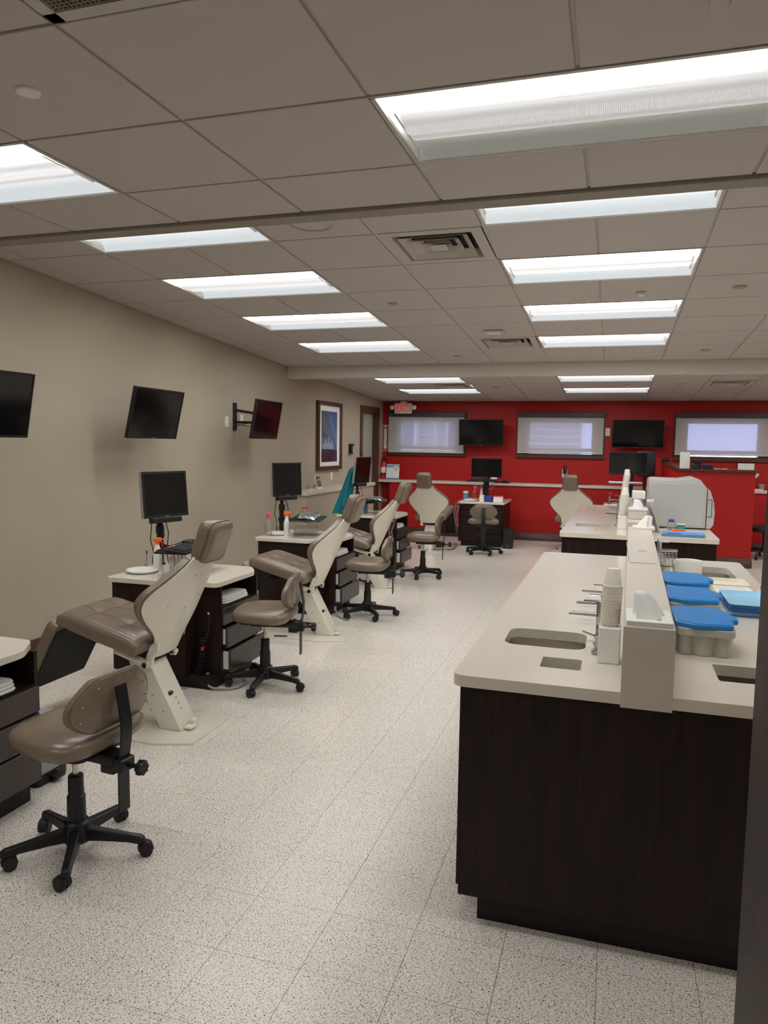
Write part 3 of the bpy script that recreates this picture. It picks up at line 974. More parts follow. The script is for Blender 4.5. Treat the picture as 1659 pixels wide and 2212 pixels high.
# ================================================================== treatment desks along the left wall
ZT = .75
def make_desk(label, grp='treatment desks by the left wall'):
    t = thing('treatment_desk', label, 'desk', (0, 0, 0), 0, grp)
    top = round_poly([(0, 0), (.575, 0), (.60, .11), (.67, .14), (.73, .065), (.825, .075), (.835, .60), (.735, .755), (0, .755)], [.02, .03, .03, .03, .03, .05, .04, .04, .02], 4)
    MB().prism(top, ZT - .035, ZT).bevel(.003, 1).build('worktop', 'quartz', t)
    m = MB(); m.box(.025, .60, .03, .73, .09, ZT - .036)
    body = m.build('body', 'dark_wood', t, smooth=0)
    m = MB(); m.box(.60, .795, .17, .72, .09, .56); m.box(.60, .795, .17, .19, .56, ZT - .036); m.box(.60, .795, .70, .72, .56, ZT - .036); m.box(.60, .62, .19, .70, .56, ZT - .036)
    m.build('pedestal', 'dark_wood', t, smooth=0)
    m = MB(); m.box(.06, .77, .09, .68, 0, .09); m.build('toe_kick', 'toe_kick', t, smooth=0)
    rows = ((.43, .552, 0.0), (.275, .42, .028), (.10, .265, .05))
    for z0, z1, pull in rows:
        d = MB().box(.795 + pull, .815 + pull, .18, .71, z0, z1).bevel(.004, 1).build('drawer', 'dark_front', t)
        if pull:
            m = MB(); m.box(.70, .795 + pull, .20, .212, z0 + .02, z1 - .02); m.box(.70, .795 + pull, .678, .69, z0 + .02, z1 - .02)
            m.build('drawer_box', 'white', d, smooth=0)
    # umbilical hose with red valve
    m = MB()
    pts = [(.72, .155, .50), (.72, .13, .47), (.722, .128, .40), (.70, .12, .34)]
    m.tube(pts, .007, 6)
    hose = m.build('hose', 'black', t)
    coil = []
    for k in range(120):
        f = k / 119
        coil.append(Vector((.69 + .022 * math.cos(k * .75) - .05 * f * f, .115 + .022 * math.sin(k * .75), .35 - .26 * f)))
    MB().tube(coil, .005, 5).build('coil', 'black', hose)
    MB().box(.685, .705, .085, .125, .27, .295).bevel(.004, 1).build('valve', 'red_plastic', hose)
    MB().lathe([(.010, 0), (.010, .03)], n=10).build('socket', 'chrome', hose, (.72, .165, .52), (PI / 2, 0, 0))
    return t
DESK = [(-3.325, 4.275), (-3.375, 6.60), (-3.50, 9.20), (-3.325, 2.03)]
dk = make_desk('treatment desk with a keyboard tray behind the nearest dental chair')
dk.location = (*DESK[0], 0)
dup(dk, (*DESK[1], 0), 0, 'treatment desk behind the second dental chair, pink spray bottle on it')
dup(dk, (*DESK[2], 0), 0, 'treatment desk beside the teal jacket, third along the left wall')
_dA = dup(dk, (*DESK[3], 0), 0, 'treatment desk cut off by the left edge beside the front stool')
for _c in _dA.children:      # its drawers are shut
    if _c.name.startswith('drawer'):
        _z = _c.data.vertices[0].co.x
        _c.location.x -= max(v.co.x for v in _c.data.vertices) - .815

def monitor_pole(desk_i, pole, scr, w, h, yaw, tilt, label, label2):
    """swivel post on a desk with a flat monitor; scr is the screen centre"""
    px, py = pole
    t = thing('monitor_post', label2, 'monitor stand', (px, py, ZT))
    m = MB(); m.lathe([(.04, 0), (.04, .012), (.026, .016)], n=18); m.lathe([(.026, .01), (.026, .28), (.018, .285), (.018, .40)], n=14)
    m.build('post', 'black', t)
    MB().lathe([(.03, .24), (.032, .25), (.032, .29), (.03, .30)], n=14).build('collar', 'black', t)
    dx, dy, dz = scr[0] - px, scr[1] - py, scr[2] - ZT
    nv = Vector((math.cos(yaw), math.sin(yaw), 0))
    bk = Vector((dx, dy, dz)) - nv * .07
    MB().tube([(0, 0, .38), (0, 0, dz - .05), (bk.x, bk.y, dz)], .018, 10).build('neck', 'black', t)
    m = MB()
    for k in range(4):
        ph = k * 1.7
        m.tube([(.02 * math.cos(ph) + bk.x * .5, .02 * math.sin(ph) + bk.y * .5, dz - .12), (.05 * math.cos(ph), .05 * math.sin(ph) - .02, .38 - .02 * k), (.075 * math.cos(ph), .07 * math.sin(ph), .25 - .03 * k), (.05 * math.cos(ph + .4), .05 * math.sin(ph + .4), .10), (.06 * math.cos(ph + .5), .06 * math.sin(ph + .5), .006)], .004, 5)
    m.build('cables', 'black', t)
    return flat_screen('monitor', label, 'monitor', scr, w, h, yaw, tilt, True)
def flat_screen(name, label, cat, c, w, h, yaw, tilt, bar=False, thick=.035, group=None, frame='black'):
    t = thing(name, label, cat, c, 0, group)
    n = Vector((math.cos(yaw) * math.cos(tilt), math.sin(yaw) * math.cos(tilt), -math.sin(tilt)))
    u = Vector((-math.sin(yaw), math.cos(yaw), 0)); v = n.cross(u)
    M = frame_to(u, v, n, Vector((0, 0, 0)))
    hw, hh = w / 2, h / 2
    MB().box(-hw, hw, -hh, hh, -thick, -.001, M).bevel(.005, 2).build('casing', 'silver' if bar else frame, t)
    b = .016 if bar else .012
    m = MB()
    m.box(-hw, hw, hh - b, hh, -.002, .004, M); m.box(-hw, hw, -hh, -hh + b * 1.3, -.002, .004, M)
    m.box(-hw, -hw + b, -hh + b * 1.3, hh - b, -.002, .004, M); m.box(hw - b, hw, -hh + b * 1.3, hh - b, -.002, .004, M)
    m.build('bezel', 'black', t, smooth=0)
    MB().box(-hw + b, hw - b, -hh + b * 1.3, hh - b, -.002, .001, M).build('screen', 'screen', t, smooth=0)
    MB().box(-hw * .55, hw * .55, -hh * .5, hh * .5, -thick - .03, -thick, M).bevel(.012, 1).build('rear_cover', 'black', t)
    MB().box(-.018, .018, -hh + .004, -hh + .009, .004, .005, M).build('emblem', 'silver', t, smooth=0)
    if bar:
        MB().box(-hw * .66, hw * .66, -hh - .042, -hh - .002, -.045, .012, M).bevel(.005, 1).build('speaker_bar', 'black', t)
    return t
R = math.radians
monitor_pole(0, (-3.285, 4.862), (-3.219, 4.84, 1.293), .41, .345, R(-17.6), R(-5), 'flat monitor above the nearest treatment desk', 'black monitor post on the nearest treatment desk')
monitor_pole(1, (-3.285, 7.043), (-3.212, 7.015, 1.313), .41, .345, R(-21), R(-2.4), 'flat monitor above the second treatment desk', 'black monitor post on the second treatment desk')
monitor_pole(2, (-3.24, 9.31), (-3.16, 9.29, 1.341), .415, .35, R(-9), R(5.7), 'flat monitor beside the teal jacket, seen at a steep angle', 'black monitor post on the third treatment desk')

# keyboard trays
def key_tray(label, c, rz, wrapped, parts):
    t = thing('keyboard_tray', label, 'keyboard tray', c, rz)
    MB().prism(round_poly(rect(-.26, .26, -.16, .16), .03), -.012, 0).bevel(.003, 1).build('tray', 'black', t)
    m = MB(); m.tube([(-.26, .13, .012), (.24, .13, .018)], .004, 6); m.tube([(-.25, -.02, .0), (-.25, -.02, .02), (-.25, .13, .012)], .004, 6)
    m.build('rail', 'black', t)
    return t
def keyboard(label, c, rz, wrapped):
    k = thing('keyboard', label, 'keyboard', c, rz)
    m = MB(); m.rings([[Vector((-.22, y, z)) for y, z in ((-.075, 0), (.075, 0), (.075, .026), (-.075, .010))], [Vector((.22, y, z)) for y, z in ((-.075, 0), (.075, 0), (.075, .026), (-.075, .010))]]).bevel(.003, 1)
    m.build('case', 'black', k)
    m = MB(); tl = math.atan2(.016, .15)
    Mk = Matrix.Translation((0, 0, .019)) @ Matrix.Rotation(tl, 4, 'X')
    for r in range(5):
        for c2 in range(17):
            if c2 in (12,): continue
            x = -.205 + c2 * .0245; y = -.058 + r * .026
            m.box(x, x + .020, y, y + .020, 0, .007, Mk)
    o = m.build('keys', 'key', k, smooth=0); o['kind'] = 'stuff'
    if wrapped:
        m = MB(); random.seed(3)
        nx, ny = 14, 7
        g = [[Vector((-.235 + .47 * i / nx, -.09 + .18 * j / ny, .032 + .016 * (j / ny) + random.uniform(-.004, .006) - (.02 if i in (0, nx) or j in (0, ny) else 0))) for j in range(ny + 1)] for i in range(nx + 1)]
        vs = [m.verts(r) for r in g]
        for i in range(nx):
            for j in range(ny): m.face((vs[i][j], vs[i + 1][j], vs[i + 1][j + 1], vs[i][j + 1]))
        m.build('plastic_cover', 'film', k, smooth=0)
    return k
key_tray('black keyboard tray over the nearest treatment desk', (-2.88, 4.63, .93), R(98), False, None)
keyboard('black keyboard on the tray above the nearest treatment desk', (-2.86, 4.58, .93), R(98), False)
key_tray('black keyboard tray over the second treatment desk', (-2.94, 6.94, .93), R(104), True, None)
keyboard('keyboard in a clear plastic cover on the second tray', (-2.925, 6.92, .93), R(104), True)
key_tray('black keyboard tray over the third treatment desk', (-3.07, 9.56, .93), R(104), True, None)
keyboard('keyboard in a clear cover on the third tray', (-3.055, 9.54, .93), R(104), True)
# arms that carry the trays
for i, (p, q, lab) in enumerate((((-3.285, 4.862), (-2.88, 4.63), 'black swing arm under the nearest keyboard tray'), ((-3.285, 7.043), (-2.94, 6.94), 'black swing arm under the second keyboard tray'), ((-3.24, 9.31), (-3.07, 9.56), 'black swing arm under the third keyboard tray'))):
    a = thing('tray_arm', lab, 'swing arm', (p[0], p[1], ZT))
    dx, dy = q[0] - p[0], q[1] - p[1]
    MB().tube([(.03 * dx, .03 * dy, .15), (dx * .6, dy * .6, .147), (dx, dy, .147)], .014, 8).build('arm', 'black', a)
    MB().lathe([(.034, .135), (.034, .16)], n=14).build('collar', 'black', a)
    MB().lathe([(.05, 0), (.05, .006)], (dx, dy, .1605), n=16).build('swivel', 'black', a)

# basins, taps, bottles
def cuspidor(label, c):
    t = thing('basin', label, 'basin', c)
    MB().lathe([(.085, 0), (.108, .012), (.112, .020), (.106, .026), (.095, .022), (.06, .006), (.0001, .003)], n=32, cap1=False).build('bowl', 'white', t)
    MB().lathe([(.012, .006), (.012, .008)], n=10).build('drain', 'chrome', t)
def tap(label, c, rz=0):
    t = thing('tap', label, 'tap', c, rz)
    m = MB(); m.lathe([(.018, 0), (.018, .01), (.009, .014), (.009, .05)], n=12)
    m.tube([(0, 0, .04), (0, 0, .10), (.008, 0, .128), (.03, 0, .142), (.05, 0, .13), (.052, 0, .112)], .0065, 8)
    m.build('spout', 'chrome', t)
    MB().tube([(0, 0, .03), (-.03, 0, .045)], .005, 6).build('lever', 'chrome', t)
cuspidor('white oval basin on the nearest treatment desk', (-3.20, 4.51, ZT))
cuspidor('white basin on the second treatment desk', (-3.255, 6.90, ZT))
cuspidor('white basin on the third treatment desk', (-3.30, 9.44, ZT))
tap('chrome tap beside the nearest basin', (-3.285, 4.68, ZT), R(-50))
tap('chrome tap beside the second basin', (-3.36, 7.10, ZT), R(-50))
def spray(label, c, body, head, hgt=.19, r=.032, rz=0, trig=None, grp=None):
    t = thing('spray_bottle', label, 'spray bottle', c, rz, grp)
    k = hgt / .25
    MB().lathe([(r * .9, 0), (r, .006), (r, .13 * k), (r * .8, .155 * k), (.014, .185 * k), (.014, .20 * k)], n=16).build('bottle', body, t)
    MB().lathe([(.015, .196 * k), (.015, .215 * k)], n=12).build('collar', head, t)
    m = MB(); m.box(-.03, .028, -.012, .012, .213 * k, .245 * k); m.box(.028, .045, -.006, .006, .226 * k, .238 * k)
    m.bevel(.004, 1).build('head', head, t)
    m = MB(); m.tube([(.022, 0, .218 * k), (.036, 0, .205 * k), (.032, 0, .178 * k)], .005, 6); m.build('trigger', trig or head, t)
    return t
spray('white spray bottle with orange neck on the nearest treatment desk', (-3.13, 4.60, ZT), 'white', 'orange', .25, .032, R(20), 'red_plastic')
spray('clear spray bottle with a pink trigger on the second treatment desk', (-3.30, 6.76, ZT), 'clear', 'pink', .235, .036, R(-20))
spray('white spray bottle with orange cap on the second treatment desk', (-3.145, 6.86, ZT), 'white', 'orange', .25, .030, R(40), 'red_plastic')
spray('blue bottle half hidden on the third treatment desk', (-3.20, 9.55, ZT), 'bottle_label', 'white', .17, .030)
def bin_(label, c, w, d, h, material, rz=0, fill=None):
    t = thing('plastic_bin', label, 'bin', c, rz)
    m = MB(); e = .003
    m.box(-w / 2, w / 2, -d / 2, d / 2, 0, e)
    m.box(-w / 2, -w / 2 + e, -d / 2, d / 2, e, h); m.box(w / 2 - e, w / 2, -d / 2, d / 2, e, h)
    m.box(-w / 2 + e, w / 2 - e, -d / 2, -d / 2 + e, e, h); m.box(-w / 2 + e, w / 2 - e, d / 2 - e, d / 2, e, h)
    m.build('tub', material, t, smooth=0)
    for i, f in enumerate(fill or []):
        a = -.02 + .02 * i
        MB().tube([(a, -.01, .006), (a * 1.6, .012, h * 1.25)], .004, 6).build('tip', f, t)
bin_('clear bin of instruments beside the nearest spray bottle', (-3.00, 4.66, ZT), .10, .09, .11, 'clear', .3, ('pink', 'white', 'magenta'))
bin_('clear bin of instruments under the nearest keyboard tray', (-2.88, 4.74, ZT), .13, .10, .10, 'clear', .3, ('purple', 'white', 'pink'))
bin_('wide clear bin under the second keyboard tray', (-3.0, 7.02, ZT), .24, .16, .085, 'clear', .3)
def box_obj(name, label, cat, c, w, d, h, material, rz=0, lid=None, group=None):
    t = thing(name, label, cat, c, rz, group)
    MB().box(-w / 2, w / 2, -d / 2, d / 2, 0, h * .86).bevel(min(w, d, h) * .06, 1).build('body', material, t)
    MB().box(-w / 2 - .001, w / 2 + .001, -d / 2 - .001, d / 2 + .001, h * .86, h).bevel(min(w, d, h) * .06, 1).build('lid', lid or material, t)
    return t
# handpieces clipped at the desks' inner corner
def holder(label, c):
    ih = thing('instrument_holder', label, 'instrument holder', c)
    MB().tube([(.0, .10, .04), (-.01, .0, .05), (.06, -.04, .05)], .012, 8).build('bracket', 'chrome', ih)
    for k in range(3):
        MB().tube([(.0 + .03 * k, -.02, .06), (-.01 + .03 * k, -.03, .10 + .03 * k)], .008, 8).build('handpiece', 'chrome', ih)
        MB().tube([(.0 + .03 * k, -.02, .05), (-.02 + .02 * k, -.05, -.08), (.0 + .02 * k, -.03, -.22), (.03, .05, -.30)], .005, 6).build('tubing', ('pink', 'clear', 'grey')[k], ih)
holder('chrome instrument holder at the corner of the second desk', (-2.70, 6.66, .62))
holder('chrome instrument holder at the corner of the third desk', (-2.74, 9.24, .64))
# small things lying on the trays
box_obj('remote_box', 'small black device on the nearest keyboard tray', 'device', (-2.99, 4.80, .93), .12, .07, .03, 'black', R(98))
def marker(label, c, rz, col):
    t = thing('marker', label, 'marker', c, rz)
    MB().cyl((-.06, 0, .008), (.03, 0, .008), .008).build('barrel', col, t)
    MB().cyl((.03, 0, .008), (.06, 0, .008), .0085).build('cap', 'white', t)
marker('pink marker on the nearest keyboard tray', (-2.985, 4.55, .93), R(98), 'pink')
marker('blue marker on the nearest keyboard tray', (-2.985, 4.69, .93), R(98), 'blue')
def mouse(label, c, rz):
    t = thing('computer_mouse', label, 'mouse', c, rz)
    MB().superq(.05, .03, .02, .8, .8, Matrix.Translation((0, 0, .018))).build('shell', 'black', t)
    MB().box(.01, .03, -.003, .003, .034, .04).build('wheel', 'key', t)
mouse('black mouse on the second keyboard tray', (-2.95, 7.16, .93), R(100))
spray('red-headed spray nozzle lying behind the second keyboard', (-3.045, 7.08, .93), 'clear', 'red_plastic', .10, .02, R(10))
mouse('black mouse on the third keyboard tray', (-3.09, 9.79, .93), R(100))
# teal jacket hung over the back of the third monitor
j = thing('jacket', 'teal jacket hanging behind the third monitor by the left wall', 'jacket', (-3.38, 9.30, .76))
g = []
N = 26
for i in range(15):
    f = i / 14
    zc = .62 * (1 - f)
    cx = .075 - .155 * f; wd = .03 + .075 * f ** .7; dp = .028 + .03 * f
    if i == 0: wd, dp = .012, .01
    ring = []
    for k in range(N):
        th = 2 * PI * k / N
        rip = 1 + .26 * f * math.sin(5 * th + 2.2 * f) + .10 * math.sin(9 * th + f)
        ring.append(Vector((cx + wd * rip * math.cos(th), dp * rip * math.sin(th), zc + .012 * math.sin(3 * th) * f)))
    g.append(ring)
MB().rings(g).build('body', 'teal', j, smooth=70)
sl = []
for i in range(10):
    f = i / 9
    sl.append([Vector((.075 - .115 * f + (.018 + .014 * f) * math.cos(2 * PI * k / 12), -.055 - .01 * f + (.018 + .012 * f) * math.sin(2 * PI * k / 12) * (1 + .1 * math.sin(20 * f)), .56 - .47 * f)) for k in range(12)])
MB().rings(sl).build('sleeve', 'teal', j, smooth=70)
MB().tube([(.075, 0, .60), (.12, .02, .63), (.15, .05, .60)], .012, 8).build('hook', 'black', j)
# paper towels in the open desk slots
for i, (dx, dy) in enumerate(DESK):
    t = thing('paper_towels', ['stack of paper towels in the open slot of the nearest full desk', 'stack of paper towels in the slot of the second desk', 'stack of paper towels in the slot of the third desk', 'stack of paper towels in the desk at the left edge'][i], 'paper towels', (dx + .71, dy + .45, .5605), 0, 'paper towels in the desk slots')
    for k in range(3):
        MB().prism(round_poly(rect(-.08, .075 - .006 * k, -.19, .17), .05), .016 * k, .016 * k + .014).bevel(.004, 1).build('towel', 'paper', t)
# cables on the floor by the chairs
def floor_cable(label, pts, r=.007, material='black'):
    c = thing('floor_cable', label, 'cable', pts[0])
    o = Vector(pts[0])
    P2 = []
    for k in range(len(pts) - 1):
        for s in range(6):
            t = s / 6
            p0, p1, p2, p3 = [Vector(pts[max(0, min(len(pts) - 1, k + q))]) for q in (-1, 0, 1, 2)]
            P2.append(.5 * ((2 * p1) + (-p0 + p2) * t + (2 * p0 - 5 * p1 + 4 * p2 - p3) * t * t + (-p0 + 3 * p1 - 3 * p2 + p3) * t ** 3) - o)
    P2.append(Vector(pts[-1]) - o)
    MB().tube(P2, r, 6).build('cord', material, c)
    MB().lathe([(r * 1.6, -.02), (r * 1.6, .02)], n=8).build('plug', material, c, (0, 0, r))
for k, (ox, oy, nm) in enumerate(((0, 0, 'nearest'), (.045, 2.3, 'second'), (-.13, 4.5, 'third'))):
    floor_cable('black cables coiled beside the %s dental chair plate' % nm, [(-2.80 + ox, 4.05 + oy, .01), (-2.62 + ox, 3.86 + oy, .022), (-2.50 + ox, 3.87 + oy, .022), (-2.52 + ox, 3.95 + oy, .022), (-2.75 + ox, 3.97 + oy, .022), (-2.9 + ox, 4.1 + oy, .01)])
    floor_cable('grey hose looping on the floor by the %s desk' % nm, [(-2.62 + ox, 4.42 + oy, .07), (-2.56 + ox, 4.36 + oy, .02), (-2.42 + ox, 4.42 + oy, .012), (-2.40 + ox, 4.55 + oy, .012), (-2.44 + ox, 4.62 + oy, .012)] if k == 0 else [(-2.60 + ox, 4.42 + oy, .06), (-2.54 + ox, 4.36 + oy, .012), (-2.48 + ox, 4.30 + oy, .012), (-2.40 + ox, 4.24 + oy, .012)], .008, 'grey')
# ================================================================== wall televisions on swing arms
def wall_tv(label, c, w, h, yaw, tilt, wall, group='wall televisions'):
    t = flat_screen('wall_television', label, 'television', c, w, h, yaw, tilt, False, .03, group)
    n = Vector((math.cos(yaw) * math.cos(tilt), math.sin(yaw) * math.cos(tilt), -math.sin(tilt)))
    cv = Vector(c)
    back = -n * .06
    wp = wall - cv
    horiz = Vector((-math.sin(yaw), math.cos(yaw), 0))
    wn = Vector((1, 0, 0)) if abs(wall.x - XL) < .01 else Vector((0, -1, 0))
    wu = Vector((0, 1, 0)) if wn.x else Vector((1, 0, 0))
    Mw = frame_to(wu, Vector((0, 0, 1)), wn, wp)
    MB().box(-.035, .035, -.16, .16, .001, .022, Mw).bevel(.004, 1).build('wall_plate', 'black', t)
    for dz in (.075, -.065):
        elbow = wp.lerp(back, .55) + wu * .05 + Vector((0, 0, dz * .8))
        MB().tube([wp + wn * .02 + Vector((0, 0, dz)), elbow, back + Vector((0, 0, dz * .6))], .016, 8).build('arm', 'black', t)
    Mp = frame_to(horiz, n.cross(horiz), n, back)
    MB().box(-.06, .06, -.10, .10, -.012, .012, Mp).build('mount_plate', 'black', t)
    m = MB()
    for k in range(2):
        m.tube([back + Vector((0, 0, -.05)), wp.lerp(back, .6) + Vector((0, 0, -.10 + .05 * k)), wp + wn * .03 + Vector((0, 0, -.09 - .02 * k))], .004, 5)
    m.build('cables', 'black', t)
    return t
wall_tv('wall television cut off by the left edge', (-3.80, 3.76, 1.915), .75, .435, R(-1), R(11), Vector((XL, 4.25, 1.95)))
wall_tv('wall television above the nearest desk monitor', (-3.84, 5.665, 1.925), .75, .438, R(1.5), R(12.7), Vector((XL, 6.22, 1.95)))
wall_tv('wall television on a visible swing arm, above the second desk monitor', (-3.78, 7.72, 1.945), .75, .438, R(4), R(10), Vector((XL, 7.80, 1.985)))
wall_tv('wall television between the left and middle windows', (-2.29, 13.32, 1.92), .80, .47, R(-88), R(8), Vector((-2.15, YF, 1.93)))
wall_tv('wall television between the middle and right windows', (.39, 13.32, 1.925), .84, .475, R(-87), R(5), Vector((.5, YF, 1.93)))

# ---- outlets and plates on the beige wall
def plate(name, label, cat, c, nrm, w, h, detail):
    t = thing(name, label, cat, c)
    n = Vector(nrm); u = Vector((0, 1, 0)) if abs(n.x) > .5 else Vector((1, 0, 0))
    M = frame_to(u, Vector((0, 0, 1)), n, Vector((0, 0, 0)))
    MB().box(-w / 2, w / 2, -h / 2, h / 2, .0005, .006, M).bevel(.002, 1).build('plate', 'white', t)
    for (dy, dh) in detail:
        MB().box(-w * .22, w * .22, dy - dh, dy + dh, .006, .0085, M).bevel(.001, 1).build('insert', 'cream', t)
    return t
plate('wall_outlet', 'white wall outlet below the framed picture', 'outlet', (XL, 10.95, 1.175), (1, 0, 0), .075, .12, ((.028, .018), (-.028, .018)))
plate('wall_outlet', 'white wall outlet behind the television swing arm', 'outlet', (XL, 7.62, 1.92), (1, 0, 0), .075, .12, ((.028, .018), (-.028, .018)))
plate('wall_outlet', 'second white outlet by the television swing arm', 'outlet', (XL, 7.98, 1.96), (1, 0, 0), .07, .11, ((.028, .018), (-.028, .018)))
plate('wall_switch', 'white plate on the red wall right of the middle window', 'wall plate', (-.115, YF, 1.955), (0, -1, 0), .095, .135, ((0, .03),))
# ---- framed bridge picture
pf = thing('framed_picture', 'tall framed picture of a bridge at dusk on the beige wall', 'picture', (XL, 10.80, 1.80))
m = MB(); a, b = .505, .525
for (y0, y1, z0, z1) in ((-a, a, b - .06, b), (-a, a, -b, -b + .06), (-a, -a + .06, -b + .06, b - .06), (a - .06, a, -b + .06, b - .06)):
    m.box(.001, .05, y0, y1, z0, z1)
m.bevel(.005, 1).build('frame', 'trim_wood', pf)
MB().box(.004, .02, -a + .05, a - .05, -b + .05, b - .05).build('mat_board', 'paper', pf, smooth=0)
def flat(name, pts, x, mt, par):
    m = MB(); m.rings([[Vector((x, y, z)) for y, z in pts], [Vector((x + .0012, y, z)) for y, z in pts]]); return m.build(name, mt, par, smooth=0)
pr = flat('print', [(-.33, -.40), (.33, -.40), (.33, .38), (-.33, .38)], .0202, 'print_sky', pf)
flat('tower', [(-.33, .38), (-.12, .38), (.06, .06), (.22, -.16), (.22, -.22), (-.33, -.22)], .0216, 'print_grey', pr)
flat('water', [(-.33, -.40), (.33, -.40), (.33, -.22), (-.33, -.20)], .0218, 'print_dark', pr)
flat('skyline', [(-.30, -.20), (.18, -.20), (.18, -.13), (.12, -.13), (.12, -.06), (.06, -.06), (.06, -.11), (0, -.11), (0, -.02), (-.06, -.02), (-.06, -.10), (-.14, -.10), (-.14, -.05), (-.20, -.05), (-.20, -.12), (-.30, -.12)], .0229, 'print_light', pr)
flat('dusk', [(-.30, .10), (-.05, -.02), (-.30, -.02)], .0229, 'print_navy', pr)
for k in range(3):
    flat('cable', [(-.10 + .05 * k, .38), (-.085 + .05 * k, .38), (.30, -.14 + .05 * k), (.285, -.14 + .05 * k)], .0231, 'print_light', pr)
flat('deck', [(.06, -.40), (.30, -.25), (.33, -.25), (.33, -.40)], .0231, 'print_navy', pr)
# ---- small black wall holder right of the picture
wh = thing('wall_holder', 'small black tissue holder on the beige wall by the corner door', 'holder', (XL, 11.80, 1.60))
MB().prism(round_poly(rect(-.07, .07, -.085, .085), .03), .0, .06, frame_to(Vector((0, 1, 0)), Vector((0, 0, 1)), Vector((1, 0, 0)), Vector((.001, 0, 0)))).bevel(.006, 1).build('case', 'black', wh)
MB().prism(round_poly([(-.01, -.07), (.03, -.07), (.02, .05), (0, .05)], .008), .061, .068, frame_to(Vector((0, 1, 0)), Vector((0, 0, 1)), Vector((1, 0, 0)), Vector((0, 0, 0)))).build('tissue', 'white', wh)
# ---- tablet on a stand and wire on the left ledge
tb = thing('tablet_stand', 'small tablet leaning on a stand on the left ledge', 'tablet', (-4.08, 10.05, 1.02), R(-8))
Mt = Matrix.Rotation(R(-14), 4, 'Y')
MB().box(-.006, .006, -.07, .07, .0, .20, Mt).bevel(.003, 1).build('frame', 'cream', tb)
MB().box(.006, .0075, -.062, .062, .03, .192, Mt).build('screen', 'print_grey', tb, smooth=0)
MB().rings([[Vector((-.005, y, .15)) for y in (-.04, .04)] + [Vector((-.002, y, .15)) for y in (.04, -.04)], [Vector((-.12, y, .0)) for y in (-.04, .04)] + [Vector((-.117, y, .0)) for y in (.04, -.04)]]).build('prop', 'cream', tb)
wc = thing('charging_wire', 'thin white wire loop on the left ledge by the tablet', 'wire', (-4.08, 9.72, 1.02))
MB().tube([(.04 * math.cos(t * .5), .09 * math.sin(t * .5), .006 + .012 * max(0, math.sin(t * .5))) for t in range(13)], .004, 6, closed=False).build('wire', 'white', wc)
MB().box(-.01, .01, -.02, .02, 0, .012).build('plug', 'white', wc, (.04, .0, 0))

# ================================================================== red wall fittings
# exit sign with two lamp heads
ex = thing('exit_sign', 'lit EXIT sign with two round lamp heads on the red wall', 'exit sign', (-3.79, 13.46, 2.355))
MB().prism(round_poly(rect(-.165, .165, -.095, .10), .025), -.03, .03, frame_to(Vector((1, 0, 0)), Vector((0, 0, 1)), Vector((0, -1, 0)), Vector((0, 0, 0)))).bevel(.005, 1).build('case', 'cream', ex)
MB().box(-.06, .06, -.01, .15, .09, .135).build('canopy', 'cream', ex)
tm = text_mesh('EXIT', .19, .003, 'exit_red')
o = link(tm, 'lettering', ex, (-.012, -.034, .0), (PI / 2, 0, 0)); o.scale = (.58, 1.15, 1)
tm = text_mesh('<', .11, .003, 'exit_red', 'arrow')
link(tm, 'arrow', ex, (-.135, -.034, 0), (PI / 2, 0, 0))
m = MB()
for (p, q, s, e) in ((.112, .152, .035, .040), (.112, .152, -.052, -.047), (.112, .116, -.047, .035), (.148, .152, -.047, .035)): m.box(p, q, -.034, -.031, s, e)
m.build('test_frame', 'grey', ex, smooth=0)
for sx in (-1, 1):
    h = MB().lathe([(.030, 0), (.042, .02), (.044, .045), (.038, .05)], n=18).build('lamp_head', 'cream', ex, (sx * .215, .02, .018), (PI / 2, 0, 0))
    MB().lathe([(.034, .0505), (.034, .053), (.01, .06)], n=16).build('lens', 'white', h)
    MB().cyl((sx * .165, 0, .015), (sx * .19, .01, .018), .012).build('lamp_arm', 'cream', ex)
# vertical extinguisher sign with a white arrow and lettering
fs = thing('extinguisher_sign', 'narrow red sign with a white downward arrow by the corner door', 'sign', (-4.185, 13.63, 1.805))
Ms = frame_to(Vector((1, 0, 0)), Vector((0, 0, 1)), Vector((0, -1, 0)), Vector((0, 0, 0)))
MB().box(-.058, .058, -.25, .25, -.018, .004, Ms).build('panel', 'sign_red', fs, smooth=0)
m = MB()
for (p, q, s, e) in ((-.058, .058, .244, .25), (-.058, .058, -.25, -.244), (-.058, -.052, -.244, .244), (.052, .058, -.244, .244)): m.box(p, q, s, e, .004, .0052, Ms)
m.build('border', 'white', fs, smooth=0)
MB().prism([(-.026, .18), (-.026, -.17), (-.036, -.17), (0, -.228), (.036, -.17), (.026, -.17), (.026, .18)][::-1], .004, .0055, Ms).build('arrow', 'white', fs, smooth=0)
MB().prism([(-.035, .232), (.035, .232), (.028, .205), (-.028, .205)][::-1], .004, .0055, Ms).build('flame_mark', 'white', fs, smooth=0)
for k, chx in enumerate('EXTINGUISHER'):
    link(text_mesh(chx, .034, .0005, 'gap', 'letter'), 'letter', fs, (0, -.0062, .158 - .0275 * k), (PI / 2, 0, 0))
